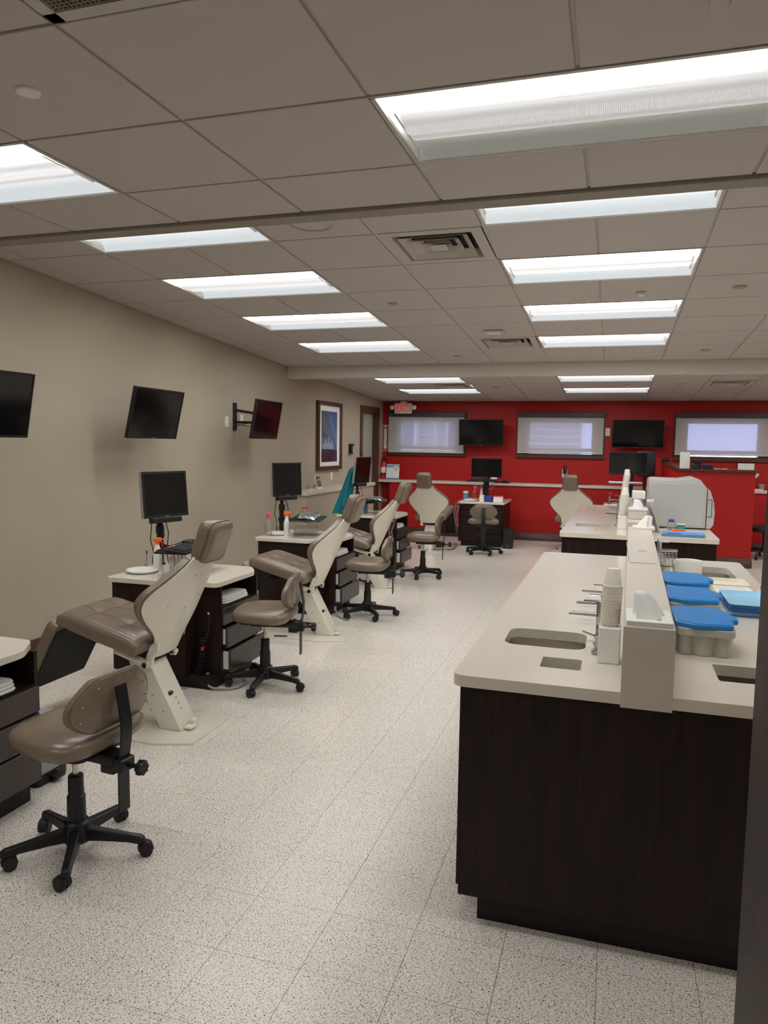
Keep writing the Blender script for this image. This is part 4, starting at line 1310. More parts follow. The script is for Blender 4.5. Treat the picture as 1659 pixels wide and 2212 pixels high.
# fire extinguisher
fe = thing('fire_extinguisher', 'red fire extinguisher standing on the ledge in the far corner', 'extinguisher', (-4.188, 13.55, 1.02))
MB().lathe([(.052, 0), (.058, .006), (.058, .27), (.052, .31), (.03, .335), (.02, .345)], n=22).build('cylinder', 'red_plastic', fe)
MB().lathe([(.0585, .12), (.0588, .121), (.0588, .23), (.0585, .231)], n=22).build('label_band', 'white', fe)
MB().lathe([(.0592, .085), (.0592, .112)], n=22).build('strap', 'black', fe)
m = MB(); m.lathe([(.018, .34), (.018, .38), (.010, .39)], n=12); m.box(-.012, .012, -.085, .03, .39, .402); m.box(-.012, .012, -.08, .03, .415, .425)
m.build('valve', 'black', fe)
MB().tube([(.0, .02, .37), (.05, .0, .385), (.072, -.02, .33), (.068, -.03, .22), (.066, -.03, .15)], .009, 8).build('hose', 'black', fe)
# flyer in an acrylic holder
fl = thing('flyer', 'white flyer with a blue header in a clear stand on the ledge', 'flyer', (-3.985, 13.455, 1.02))
Mf = Matrix.Rotation(R(-10), 4, 'X')
MB().box(-.128, .128, -.003, .003, 0, .29, Mf).build('sheet', 'paper', fl, smooth=0)
MB().box(-.128, .128, -.0042, -.003, .225, .282, Mf).build('header', 'soft_blue', fl, smooth=0)
MB().box(-.128, .128, -.0042, -.003, .012, .03, Mf).build('footer', 'soft_blue', fl, smooth=0)
m = MB(); m.rings([[Mf @ Vector((.06 + .058 * math.cos(2 * PI * k / 24), y, .205 + .06 * math.sin(2 * PI * k / 24))) for k in range(24)] for y in (-.0044, -.0054)]); m.build('photo_circle', 'white', fl, smooth=0)
m = MB(); m.rings([[Mf @ Vector((.06 + .026 * math.cos(2 * PI * k / 16), y, .205 + .045 * math.sin(2 * PI * k / 16))) for k in range(16)] for y in (-.0056, -.0064)]); m.build('photo_figure', 'skin_tone', fl, smooth=0)
MB().box(-.135, .135, -.012, -.008, 0, .02, Mf).build('holder_lip', 'clear', fl, smooth=0)
MB().box(-.135, .135, -.05, .06, 0, .004).build('holder_foot', 'clear', fl, smooth=0)
# black handset on the ledge wall
bp = thing('wall_razor_charger', 'small black device on a white wall socket above the ledge', 'charger', (-.815, YF, 1.23))
MB().box(-.045, .045, -.008, -.0005, -.10, .06).bevel(.003, 1).build('socket', 'white', bp)
MB().superq(.035, .022, .075, .7, .8, Matrix.Translation((.004, -.03, .04))).build('device', 'black', bp)
MB().tube([(.004, -.03, .11), (.012, -.025, .13)], .005, 6).build('prong', 'black', bp)
MB().tube([(.02, -.03, -.03), (.05, -.03, -.10), (.08, -.05, -.19), (.20, -.06, -.205), (.45, -.07, -.205)], .005, 6).build('cord', 'black', bp)

# ================================================================== rear desk with drawers facing the viewer
rd = thing('rear_desk', 'dark wood drawer desk with a pale top in front of the red wall', 'desk', (-2.44, 12.20, 0))
MB().prism(round_poly([(-.02, -.03), (.76, -.03), (.76, .95), (-.02, .95)], .03), ZT - .035, ZT).bevel(.003, 1).build('worktop', 'quartz', rd)
MB().box(0, .74, .02, .92, .08, ZT - .036).build('body', 'dark_wood', rd, smooth=0)
MB().box(.04, .70, .06, .88, 0, .08).build('toe_kick', 'toe_kick', rd, smooth=0)
for z0, z1 in ((.62, .705), (.49, .61), (.36, .48), (.22, .35), (.09, .21)):
    d = MB().box(.02, .72, .0, .02, z0, z1).bevel(.004, 1).build('drawer', 'dark_wood', rd)
    MB().box(.30, .44, -.008, .0, z1 - .016, z1 - .006).build('pull', 'dark_front', d)
rp = thing('monitor_post', 'black post between keyboard tray and rear desk top', 'monitor stand', (-2.07, 12.72, ZT))
MB().box(-.045, .045, -.03, .03, 0, .55).bevel(.006, 1).build('post', 'black', rp)
MB().box(-.09, .09, -.09, .09, 0, .03).bevel(.01, 1).build('foot', 'steel', rp)
MB().box(-.03, .03, -.20, .0, .335, .35).build('bracket', 'black', rp)
flat_screen('monitor', 'wide monitor above the rear desk against the red wall', 'monitor', (-2.065, 12.66, 1.305), .53, .33, R(-92), 0, False, .03)
kt = thing('keyboard_tray', 'black tray with clutter below the rear desk monitor', 'keyboard tray', (-2.03, 12.43, 1.10))
MB().prism(round_poly(rect(-.33, .20, -.10, .10), .02), -.02, 0).build('tray', 'black', kt)
MB().prism(round_poly(rect(.14, .40, -.08, .08), .03), -.034, -.021).build('mouse_shelf', 'black', kt)
keyboard('black keyboard on the rear desk tray', (-2.08, 12.42, 1.10), 0, False)
mouse('black mouse on the shelf of the rear tray', (-1.72, 12.42, 1.08), 0)
box_obj('small_box', 'cream box on the rear keyboard tray', 'box', (-1.90, 12.44, 1.126), .10, .05, .03, 'cream')
m = thing('coiled_wires', 'pink and white wires hanging under the rear keyboard tray', 'wires', (-2.03, 12.43, 1.06))
for k, (x0, colr) in enumerate(((-.16, 'white'), (-.10, 'pink'), (.07, 'pink'), (.11, 'white'))):
    MB().tube([(x0 + .03 * math.cos(t * .5), .03, -.02 - .05 * (1 - math.cos(t * .5))) for t in range(13)], .005, 6).build('wire', colr, m)
cuspidor('white basin on the rear desk', (-2.28, 12.40, ZT))
spray('pink-headed spray bottle on the rear desk', (-2.25, 12.62, ZT), 'clear', 'pink', .25, .04, 0)
spray('white bottle with orange cap on the rear desk', (-2.115, 12.50, ZT), 'white', 'orange', .27, .022, R(90))
tub = thing('wipe_canister', 'blue-labelled canister at the left of the rear desk', 'canister', (-2.39, 12.55, ZT))
MB().lathe([(.045, 0), (.045, .12)], n=18).build('can', 'bottle_label', tub)
MB().lathe([(.047, .12), (.047, .15), (.02, .155)], n=18).build('lid', 'white', tub)
box_obj('tissue_pack', 'white box on the rear desk beside the basin', 'box', (-2.07, 12.30, ZT), .075, .06, .11, 'paper')
box_obj('glove_box', 'navy blue box on the rear desk', 'box', (-1.955, 12.32, ZT), .13, .10, .10, 'blue_box')
box_obj('glove_box', 'white and pink box at the right of the rear desk', 'box', (-1.80, 12.33, ZT), .15, .11, .10, 'paper', 0, 'pink')
holder('chrome instrument holder with tubing at the rear desk corner', (-2.47, 12.12, .62))
# black cabinet speaker standing on the floor right of it
spk = thing('floor_speaker', 'black tower speaker on the floor right of the rear desk', 'speaker', (-1.60, 12.25, 0))
MB().box(-.075, .075, -.11, .11, 0, .325).bevel(.01, 2).build('cabinet', 'black', spk)
MB().box(-.068, .068, -.115, -.109, .03, .315).build('grille', 'rubber', spk, smooth=0)
MB().box(-.02, .02, -.118, -.115, .038, .044).build('badge', 'silver', spk, smooth=0)
floor_cable('black cable on the floor between the rear chair and desk', [(-2.95, 11.55, .018), (-2.7, 11.42, .02), (-2.45, 11.62, .01), (-2.40, 11.85, .03), (-2.46, 12.10, .05)])

# ================================================================== rear right desk behind the islands
rr = thing('rear_desk', 'partly hidden desk below the large monitor at the red wall', 'desk', (-.10, 12.30, 0))
MB().prism(round_poly(rect(-.02, .76, -.03, .85), .03), ZT - .035, ZT).bevel(.003, 1).build('worktop', 'quartz', rr)
MB().box(0, .74, .0, .82, .08, ZT - .036).build('body', 'dark_wood', rr, smooth=0)
MB().box(.04, .70, .06, .78, 0, .08).build('toe_kick', 'toe_kick', rr, smooth=0)
rp2 = thing('monitor_post', 'post under the large monitor behind the rear island', 'monitor stand', (.27, 12.62, ZT))
MB().box(-.06, .06, -.03, .03, 0, .62).bevel(.006, 1).build('post', 'black', rp2)
MB().box(-.12, .12, -.10, .10, 0, .02).build('foot', 'black', rp2)
MB().box(-.05, .05, -.105, .0, .60, .70).build('bracket', 'black', rp2)
flat_screen('monitor', 'large monitor at the red wall behind the rear island', 'monitor', (.235, 12.44, 1.435), .585, .355, R(-91), R(3), False, .04)
bc = thing('black_backboard', 'black rounded chair back standing behind the large monitor', 'backboard', (.51, 12.86, ZT))
MB().superq(.16, .04, .21, .3, .4, Matrix.Translation((0, 0, .68))).build('board', 'board_black', bc)
MB().cyl((0, 0, 0), (0, 0, .5), .02).build('stem', 'black', bc)
MB().lathe([(.10, 0), (.10, .012)], n=18).build('base', 'black', bc)
tr6 = thing('instrument_tray', 'silver tray of instruments below the large monitor', 'tray', (.20, 12.12, 1.13))
MB().prism(round_poly(rect(-.26, .26, -.09, .09), .03), 0, .03).bevel(.006, 1).build('tray', 'silver', tr6)
MB().cyl((0, 0, 0), (.03, .30, -.13), .012).build('arm', 'black', tr6)
for k in range(5):
    MB().tube([(-.2 + .07 * k, -.05, .035), (-.17 + .07 * k, .06, .04)], .006, 6).build('instrument', 'chrome', tr6)
spray('red-capped bottle at the left of the instrument tray', (-.02, 12.38, ZT), 'clear', 'red_plastic', .22, .03)
cuspidor('white basin on the partly hidden rear desk', (.0, 12.42, ZT))
marker('purple pen lying by the hidden rear basin', (-.03, 12.29, ZT), R(120), 'purple')

# ================================================================== red reception partition at the right
pt = struct(MB().box(.92, 1.93, 11.50, 11.62, 0, 1.365).build('wall_partition', 'wall_red', smooth=0), 'waist-high red partition of the reception desk')
m = MB()
m.rings([[Vector(p) for p in ((.92, 11.52, 0), (.99, 11.62, 0), (.89, 13.37, 0), (.79, 13.37, 0))], [Vector(p) for p in ((.92, 11.52, 1.365), (.99, 11.62, 1.365), (.89, 13.37, 1.44), (.79, 13.37, 1.44))]])
struct(m.build('wall_partition_return', 'wall_red', smooth=0))
m = MB(); m.box(.90, 1.95, 11.46, 11.66, 1.366, 1.40)
m.rings([[Vector(p) for p in ((.90, 11.47, 1.366), (1.0, 11.66, 1.366), (.905, 13.37, 1.445), (.775, 13.37, 1.445))], [Vector(p) for p in ((.90, 11.47, 1.40), (1.0, 11.66, 1.40), (.905, 13.37, 1.478), (.775, 13.37, 1.478))]])
struct(m.build('trim_7', 'trim_wood', smooth=0), 'dark wood cap on the red reception partition')
base_prof('baseboard_partition', (.92, 11.50, 0), (1.93, 11.50, 0), (0, -1, 0))
base_prof('baseboard_partition_end', (1.93, 11.50, 0), (1.93, 11.62, 0), (1, 0, 0))
ph = thing('brochure_holder', 'white paper holder standing on the reception cap', 'holder', (1.0, 11.56, 1.40))
MB().box(-.068, .068, -.004, .0, 0, .24, Matrix.Rotation(R(-6), 4, 'X')).build('sheet', 'paper', ph, smooth=0)
MB().box(-.072, .072, -.025, .05, 0, .004).build('foot', 'clear', ph, smooth=0)
pc = thing('desk_phone', 'black desk phone on the reception cap', 'phone', (1.16, 11.56, 1.40))
MB().rings([[Vector((x, y, z)) for y, z in ((-.06, 0), (.06, 0), (.06, .11), (-.02, .10))] for x in (-.07, .07)]).bevel(.006, 1).build('body', 'black', pc)
MB().superq(.02, .07, .018, .6, .6, Matrix.Translation((-.045, .02, .118))).build('handset', 'black', pc)
pc2 = thing('card_reader', 'low black box with a blue edge on the reception cap', 'device', (1.31, 11.56, 1.40))
MB().box(-.06, .06, -.05, .05, 0, .065).bevel(.004, 1).build('body', 'black', pc2)
MB().box(-.06, .06, -.051, -.045, .06, .067).build('edge', 'purple', pc2)
for k in range(2):
    tag(MB().box(-.04, .04, -.03, .03, 0, .012).bevel(.002, 1).build('note_pad', 'cream', None, (1.43 + .10 * k, 11.57, 1.40)), ['pale note pad on the reception cap, beside the black box', 'pale note pad on the reception cap, nearer the free end'][k], 'note pad')
rc = thing('black_receiver', 'small black rounded device at the rear end of the partition cap', 'device', (.845, 13.20, 1.472))
MB().superq(.06, .05, .03, .7, .8, Matrix.Translation((0, 0, .026))).build('body', 'black', rc)
MB().box(-.05, .05, -.045, .045, 0, .008).build('foot', 'black', rc)
pp = thing('wall_notice', 'pale paper notice on the red wall above the right ledge', 'paper', (2.13, 13.60, 1.33))
MB().box(-.125, .125, -.002, .0, -.13, .125).build('sheet', 'paper', pp, smooth=0)
MB().box(-.13, .13, .0, .05, -.308, -.13).build('stand', 'clear', pp, smooth=0)
gl = thing('gooseneck_lamp', 'small pale gooseneck lamp on the ledge at the right edge', 'lamp', (2.22, 13.52, 1.02))
MB().lathe([(.05, 0), (.05, .012), (.015, .016)], n=16).build('base', 'cream', gl)
MB().tube([(0, 0, .01), (0, 0, .12), (.03, 0, .19), (.06, 0, .22)], .010, 8).build('neck', 'cream', gl)
MB().cyl((.05, 0, .20), (.085, -.01, .27), .018, .024).build('head', 'cream', gl)
gc = thing('grey_cup', 'grey cup with utensils on the ledge at the right edge', 'cup', (2.37, 13.50, 1.02))
MB().lathe([(.032, 0), (.05, .10), (.046, .10), (.03, .006)], n=16, cap1=False).build('cup', 'grey', gc)
MB().tube([(0, 0, .01), (.03, .02, .15)], .005, 6).build('utensil', 'black', gc)
pb = thing('paper_stack', 'stack of white papers on the ledge at the right edge', 'papers', (2.27, 13.44, 1.02))
MB().box(-.10, .10, -.05, .05, 0, .018).bevel(.002, 1).build('sheets', 'paper', pb)
MB().box(-.10, .10, -.055, .055, .018, .021).build('top_sheet', 'cream', pb)
# rolling desk chair behind the partition: only its base shows
dc = thing('desk_chair', 'black rolling chair behind the partition, only its curved base visible', 'chair', (2.30, 12.62, 0))
for k in range(5):
    a = 2 * PI * k / 5 + .35
    ca, sa = math.cos(a), math.sin(a)
    lg = MB().tube([(.03 * ca, .03 * sa, .14), (.12 * ca, .12 * sa, .15), (.20 * ca, .20 * sa, .13), (.25 * ca, .25 * sa, .07)], [.022, .022, .02, .016], 8).build('leg', 'black', dc)
    MB().lathe([(.028, -.014), (.030, 0), (.028, .014)], n=14).build('caster', 'rubber', lg, (.25 * ca, .25 * sa, .03), (PI / 2, 0, a))
MB().lathe([(.03, .10), (.03, .42)], n=14).build('column', 'black', dc)
MB().superq(.23, .24, .05, .4, .5, Matrix.Translation((0, 0, .47))).build('seat', 'black', dc)
MB().superq(.04, .22, .25, .4, .5, Matrix.Translation((.24, 0, .80))).build('backrest', 'black', dc)
MB().tube([(.1, 0, .43), (.27, 0, .45), (.28, 0, .62)], .018, 8).build('back_post', 'black', dc)
# low white plastic drawer box by the partition's foot
wb = thing('plastic_drawer_box', 'low white slotted box on the floor right of the rear island', 'box', (1.22, 11.26, 0))
m = MB(); m.box(-.16, .16, -.18, .18, 0, .02); m.box(-.16, -.14, -.18, .18, .02, .22); m.box(.14, .16, -.18, .18, .02, .22); m.box(-.14, .14, .16, .18, .02, .22); m.box(-.14, .14, -.18, .16, .10, .115); m.box(-.16, .16, -.18, .18, .22, .235)
m.bevel(.003, 1).build('case', 'cream', wb)
MB().rings([[Vector((x, y, .236)) for x, y in ((-.16, -.1), (-.02, -.1), (-.02, .1), (-.16, .1))], [Vector((x, y, .33)) for x, y in ((-.16, -.1), (-.14, -.1), (-.14, .1), (-.16, .1))]]).build('wedge', 'cream', wb)
# ================================================================== islands
def sk(y): return .013 * (y - 2.5)
def rrect(x0, x1, y0, y1, r):
    return round_poly(rect(x0, x1, y0, y1), r, 4)
ZC = .91
def island(lab_c, lab_t, x0, x1, y0, y1, holes, ndoor):
    s0, s1 = sk(y0), sk(y1)
    # carcass: panels round an open top
    t = thing('island_cabinet', lab_c, 'cabinet', (0, 0, 0))
    def quad(a, b, z0, z1, th):
        """panel from a to b (xy), thickness th to the left of a->b"""
        a, b = Vector(a), Vector(b)
        n = Vector((-(b - a).y, (b - a).x)).normalized() * th
        return MB().prism([tuple(a), tuple(b), tuple(b + n), tuple(a + n)], z0, z1)
    quad((x0 + s0 + .035, y0 + .03), (x1 + s0 - .035, y0 + .03), .10, ZC - .041, .02).build('end_panel', 'dark_wood', t, smooth=0)
    quad((x1 + s1 - .035, y1 - .03), (x0 + s1 + .035, y1 - .03), .10, ZC - .041, .02).build('end_panel', 'dark_wood', t, smooth=0)
    quad((x1 + s0 - .04, y0 + .055), (x1 + s1 - .04, y1 - .055), .10, ZC - .041, .02).build('side_panel', 'dark_wood', t, smooth=0)
    quad((x0 + s1 + .04, y1 - .055), (x0 + s0 + .04, y0 + .055), .10, ZC - .041, .02).build('side_panel', 'dark_wood', t, smooth=0)
    MB().prism([(x0 + s0 + .10, y0 + .065), (x1 + s0 - .10, y0 + .065), (x1 + s1 - .10, y1 - .08), (x0 + s1 + .10, y1 - .08)], 0, .10).build('toe_kick', 'toe_kick', t, smooth=0)
    L = (y1 - y0 - .09) / ndoor
    for sgn in (-1, 1):
        for k in range(ndoor):
            a, b = y0 + .045 + L * k + .003, y0 + .045 + L * (k + 1) - .003
            xs = x0 + .022 if sgn < 0 else x1 - .022
            th = .017 if sgn < 0 else -.017
            d = MB().prism([(xs + sk(a), a), (xs + th + sk(a), a), (xs + th + sk(b), b), (xs + sk(b), b)], .125, ZC - .05).build('door', 'dark_wood', t, smooth=0)
            hx = xs + sk(b) - (.012 if sgn < 0 else -.012)
            MB().tube([(xs + sk(b), b - .05, .70), (hx, b - .05, .70), (hx, b - .05, .82), (xs + sk(b), b - .05, .82)], .005, 6).build('handle', 'chrome', d)
    outer = round_poly([(x0 + s0, y0), (x1 + s0, y0), (x1 + s1, y1), (x0 + s1, y1)], .05, 5)
    o = MB().holed(outer, holes, ZC - .04, ZC)
    c = o.bevel(.003, 1, 60).build('countertop', 'quartz', None)
    tag(c, lab_t, 'countertop')
    return t
def sink(label, h, depth, material='steel'):
    """bowl hung below a hole outline h"""
    cx = sum(p[0] for p in h) / len(h); cy = sum(p[1] for p in h) / len(h)
    t = thing('sink', label, 'sink', (cx, cy, ZC - .042))
    loc = [(x - cx, y - cy) for x, y in h]
    rs = []
    for z, s in ((0, 1.06), (0, 1.015), (-.02, 1.01), (-depth + .02, .97), (-depth, .90)):
        rs.append([Vector((x * s, y * s, z)) for x, y in loc])
    rs.append([Vector((x * .15, y * .15, -depth - .002)) for x, y in loc])
    MB().rings(rs, True, False, True).build('bowl', material, t)
    MB().lathe([(.022, -depth + .001), (.022, -depth + .004), (.012, -depth + .002)], n=14).build('drain', 'chrome', t)
def chute(label, h, depth):
    cx = sum(p[0] for p in h) / len(h); cy = sum(p[1] for p in h) / len(h)
    t = thing('waste_chute', label, 'waste chute', (cx, cy, ZC - .042))
    loc = [(x - cx, y - cy) for x, y in h]
    MB().rings([[Vector((x * s, y * s, z)) for x, y in loc] for z, s in ((0, 1.08), (0, 1.02), (-depth, 1.02))], True, False, False).build('sleeve', 'steel', t)
    MB().prism([(x * 1.02, y * 1.02) for x, y in loc], -depth - .01, -depth).build('liner', 'gap', t, smooth=0)
def faucet(label, c, dirx=-1, s=1.0, rz=0):
    t = thing('faucet', label, 'faucet', c, rz)
    d = dirx
    MB().lathe([(.018, 0), (.018, .012), (.011, .018)], n=14).build('base', 'chrome', t)
    m = MB(); m.box(-.009, .009, -.012, .012, .01, .17 * s); m.bevel(.002, 1).build('column', 'chrome', t)
    m = MB(); x0, x1 = sorted((0, d * .115)); m.box(x0, x1, -.012, .012, .115 * s, .130 * s); m.bevel(.003, 1); m.build('spout', 'chrome', t)
    m = MB(); x0, x1 = sorted((0, d * .06)); m.box(x0, x1, -.007, .007, .175 * s, .183 * s); m.box(-.012, .012, -.014, .014, .168 * s, .18 * s); m.bevel(.002, 1).build('lever', 'chrome', t)
    return t
def small_valve(label, c, d=-1):
    t = thing('valve_tap', label, 'tap', c)
    MB().lathe([(.012, 0), (.012, .01), (.007, .014), (.007, .045), (.010, .05), (.010, .065)], n=12).build('stem', 'chrome', t)
    MB().tube([(0, 0, .055), (d * .055, -.01, .075)], .0045, 6).build('lever', 'chrome', t)
    MB().lathe([(.010, 0), (.014, .008), (.010, .016)], n=10).build('button', 'chrome', t, (-.005, -.05, .0))

# ---- front island
h_sink1 = rrect(-.39, -.072, 2.915, 3.19, .06)
h_bin1 = rrect(-.22, -.078, 2.645, 2.78, .012)
h_bin2 = rrect(.378, .56, 2.69, 2.895, .012)
h_sink1b = rrect(-.37, -.06, 4.72, 5.02, .06)
h_sinkR = rrect(.40, .755, 4.86, 5.31, .06)
island('front island cabinet of dark wood with a recessed base', 'pale quartz top of the front island with sink cut-outs', -.50, .83, 2.45, 5.60, [h_sink1, h_bin1, h_bin2, h_sinkR], 5)
sink('steel sink in the near left of the front island', h_sink1, .17)
sink('steel sink in the right rear of the front island', h_sinkR, .17)
chute('square waste opening left of the front island divider', h_bin1, .05)
chute('waste opening right of the front island divider', h_bin2, .30)
faucet('chrome faucet behind the near left sink', (-.028, 3.02, ZC))
small_valve('chrome side valve next to the near left sink', (-.030, 2.93, ZC))
faucet('second chrome faucet farther along the front island', (-.015, 3.40, ZC), -1, .72)
faucet('third chrome faucet at the rear of the front island', (-.005, 3.75, ZC), -1, .62)
# raised divider
def divider(label, x0, x1, dx, y0, y1, z1, panels, nm):
    t = thing('service_divider', label, 'divider', (0, 0, 0))
    MB().prism([(x0, y0), (x1, y0), (x1 + dx, y1), (x0 + dx, y1)], ZC + .0005, z1).bevel(.0025, 1).build('box', 'ledge', t)
    MB().box(x0, x1, y0 - .0145, y0 - .0035, ZC - .045, z1).build('end_face', 'ledge', t, smooth=0)
    for (a, b) in panels:
        xa, xb = x0 + dx * (a - y0) / (y1 - y0), x1 + dx * (a - y0) / (y1 - y0)
        xm = dx * (b - a) / (y1 - y0)
        pn = MB().prism(round_poly([(xa + .02, a), (xb - .02, a), (xb - .02 + xm, b), (xa + .02 + xm, b)], .005), z1 + .0004, z1 + .004).bevel(.001, 1).build('access_panel', 'ledge', t)
        MB().superq(.025, .012, .004, .6, .6, Matrix.Translation(((xa + xb + xm) / 2, (a + b) / 2, z1 + .006)), None, 6, 16).build('pull', 'ledge', pn)
        MB().box(xa + .012, xa + .015, a + .02, b - .02, z1 + .0002, z1 + .0012).build('hinge', 'grey', pn, smooth=0)
divider('raised pale divider along the front island', .055, .212, .07, 2.452, 5.58, 1.13, [(3.82, 4.68)], 'front')
def tissue_cover(label, c, w, d, tall, tip, rz=0):
    t = thing('tissue_holder', label, 'tissue holder', c, rz)
    if tall > .05:
        MB().box(-w / 2 + .004, w / 2 - .004, -d / 2 + .004, d / 2 - .004, 0, tall).bevel(.004, 1).build('box', 'ledge', t)
    m = MB().holed(rrect(-w / 2, w / 2, -d / 2, d / 2, .006), [rrect(-w * .28, w * .28, -d * .30, d * .30, .01)], tall, tall + .016)
    m.bevel(.002, 1, 60).build('lid', 'white', t)
    MB().prism(rrect(-w * .30, w * .30, -d * .32, d * .32, .01), tall + .0005, tall + .004).build('insert', 'cream', t)
    # crumpled tissue
    m = MB(); N = 22; rs = []
    for i in range(12):
        f = i / 11
        r = (.046 * (1 - f) + .022 * f) * (1 if i < 11 else .55)
        rs.append([Vector((.0 + tip[0] * f ** 1.3 + r * math.cos(2 * PI * k / N) * (1 + .35 * math.sin(3 * 2 * PI * k / N + 2 * f)), tip[1] * f + r * .55 * math.sin(2 * PI * k / N) * (1 + .3 * math.sin(4 * 2 * PI * k / N + f)), tall + .006 + tip[2] * f)) for k in range(N)])
    m.rings(rs).build('tissue', 'paper', t, smooth=60)
tissue_cover('tissue set in a white plate at the near end of the divider', (.134, 2.555, 1.13), .142, .20, 0, (-.03, .03, .085))
# paper cups, bottoms up on a white block
CUP_PROF = [(.0345, 0), (.0365, .001), (.0365, .0035), (.0325, .005), (.0245, .066), (.0235, .0675), (.0235, .066), (.0001, .065)]
cup_me = MB().lathe(CUP_PROF, n=20, cap1=False).mesh('paper_cup', 'cup')
def cups(block_label, bx, by, bw, bh, n, pitch, lean, gname, scale=1.0, top_label=None):
    b = thing('cup_stand', block_label, 'stand', (bx, by, ZC))
    MB().box(-bw / 2, bw / 2, -bw / 2, bw / 2, 0, bh).bevel(.004, 1).build('block', 'white', b)
    MB().lathe([(.030, 0), (.030, .004), (.026, .008)], n=20).build('locator', 'white', b, (0, 0, bh))
    for k in range(n):
        o = link(cup_me, 'paper_cup', None, (bx + lean[0] * k, by + lean[1] * k, ZC + bh + .0085 + pitch * k))
        o.scale = (scale, scale, scale)
        tag(o, ('white paper cup in the upturned stack on %s' % gname) if k < n - 1 else ('topmost white paper cup of the stack on %s' % gname), 'cup', 'upturned paper cups on %s' % gname)
cups('white block under the front stack of paper cups', .015, 2.80, .078, .135, 22, .0066, (.0002, .0001), 'the front island', .98)

# grey tubs with blue lids
def tub_grey(label, c):
    t = thing('lidded_tub', label, 'tub', c, 0, 'grey tubs with blue lids')
    w, d = .21, .33
    base = round_poly(rect(-w / 2, w / 2, -d / 2, d / 2), .035, 6)
    def ribbed(s, amp):
        out = []
        P0 = round_poly(rect(-w / 2 * s, w / 2 * s, -d / 2 * s, d / 2 * s), .04, 8)
        # resample
        pts = []
        for i in range(len(P0)):
            a, b = Vector(P0[i]), Vector(P0[(i + 1) % len(P0)])
            n = max(1, int((b - a).length / .006))
            for k in range(n): pts.append(a.lerp(b, k / n))
        tot = 0; acc = [0]
        for i in range(len(pts)): tot += (pts[(i + 1) % len(pts)] - pts[i]).length; acc.append(tot)
        for i, p in enumerate(pts):
            a, b = pts[i - 1], pts[(i + 1) % len(pts)]
            tg = (b - a).normalized(); nr = Vector((tg.y, -tg.x))
            ph = acc[i] / tot * 2 * PI * 12
            q = p + nr * amp * (abs(math.sin(ph / 2)) ** .6 - .6)
            out.append(q)
        return out
    m = MB()
    r0 = ribbed(.86, .020)
    rs = []
    for z, s, in ((0, .86), (.004, .88), (.03, .89), (.08, .92)):
        pts = ribbed(.86, .020)
        rs.append([Vector((p.x * s / .86, p.y * s / .86, z)) for p in pts])
    m.rings(rs).build('tub', 'tub_grey', t)
    m = MB(); m.prism(round_poly(rect(-w / 2, w / 2, -d / 2, d / 2), .04, 6), .078, .108).bevel(.003, 1).build('rim', 'tub_grey', t)
    lid = round_poly([(-w / 2 - .004, -d / 2 + .03), (-.04, -d / 2 - .012), (w / 2 - .01, -d / 2 + .01), (w / 2 - .002, -.06), (w / 2 + .022, -.045), (w / 2 + .022, .03), (w / 2 + .002, .05), (w / 2 - .02, d / 2), (-.06, d / 2 + .006), (-w / 2 - .004, d / 2 - .02)], .016, 4)
    m = MB(); m.prism(lid, .108, .126).bevel(.004, 2).build('lid', 'blue', t)
    ins = [(x * .93, y * .94) for x, y in lid]
    MB().prism(ins, .1262, .128).build('lid_panel', 'blue', t)
    return t
tub_grey('nearest grey tub with a blue lid on the front island', (.366, 3.14, ZC))
tub_grey('middle grey tub with a blue lid on the front island', (.374, 3.615, ZC))
tub_grey('farthest grey tub with a blue lid on the front island', (.384, 4.045, ZC))
# blue trays, stacked
def tray(label, c, w, d, material, name='instrument_tray', group=None, h=.022, rz=0):
    t = thing(name, label, 'tray', c, rz, group)
    o = rrect(-w / 2, w / 2, -d / 2, d / 2, .03)
    m = MB(); rs = []
    for z, s in ((0, .90), (.003, .93), (h, 1.0), (h + .002, 1.02), (h + .0005, .985), (.006, .91), (.0045, .88)):
        rs.append([Vector((x * s, y * s, z)) for x, y in o])
    m.rings(rs).build('dish', material, t)
    MB().prism([(x * .86, y * .88) for x, y in o], .0046, .0054).build('floor_panel', material, t)
    return t
for k in range(5):
    tray('topmost light blue tray of the stack beside the tubs' if k == 4 else 'blue tray within the stack beside the tubs', (.655, 3.95, ZC + .009 * k), .20, .38, 'tray_blue' if k == 4 else 'tray_deep', group='stacked blue trays')
tray('white oblong tray lying right of the farthest tub', (.655, 4.36, ZC), .19, .22, 'white', 'white_tray')
tray('white oval-welled tray near the right sink', (.665, 4.62, ZC), .20, .24, 'cream', 'white_tray')
mt = thing('metal_clip', 'small bent metal clip on the counter by the white trays', 'clip', (.775, 4.40, ZC))
MB().tube([(0, -.02, .003), (.015, .0, .02), (.03, .02, .045)], .0025, 5).build('wire', 'chrome', mt)
MB().box(-.012, .012, -.012, .012, 0, .004).build('foot', 'chrome', mt)
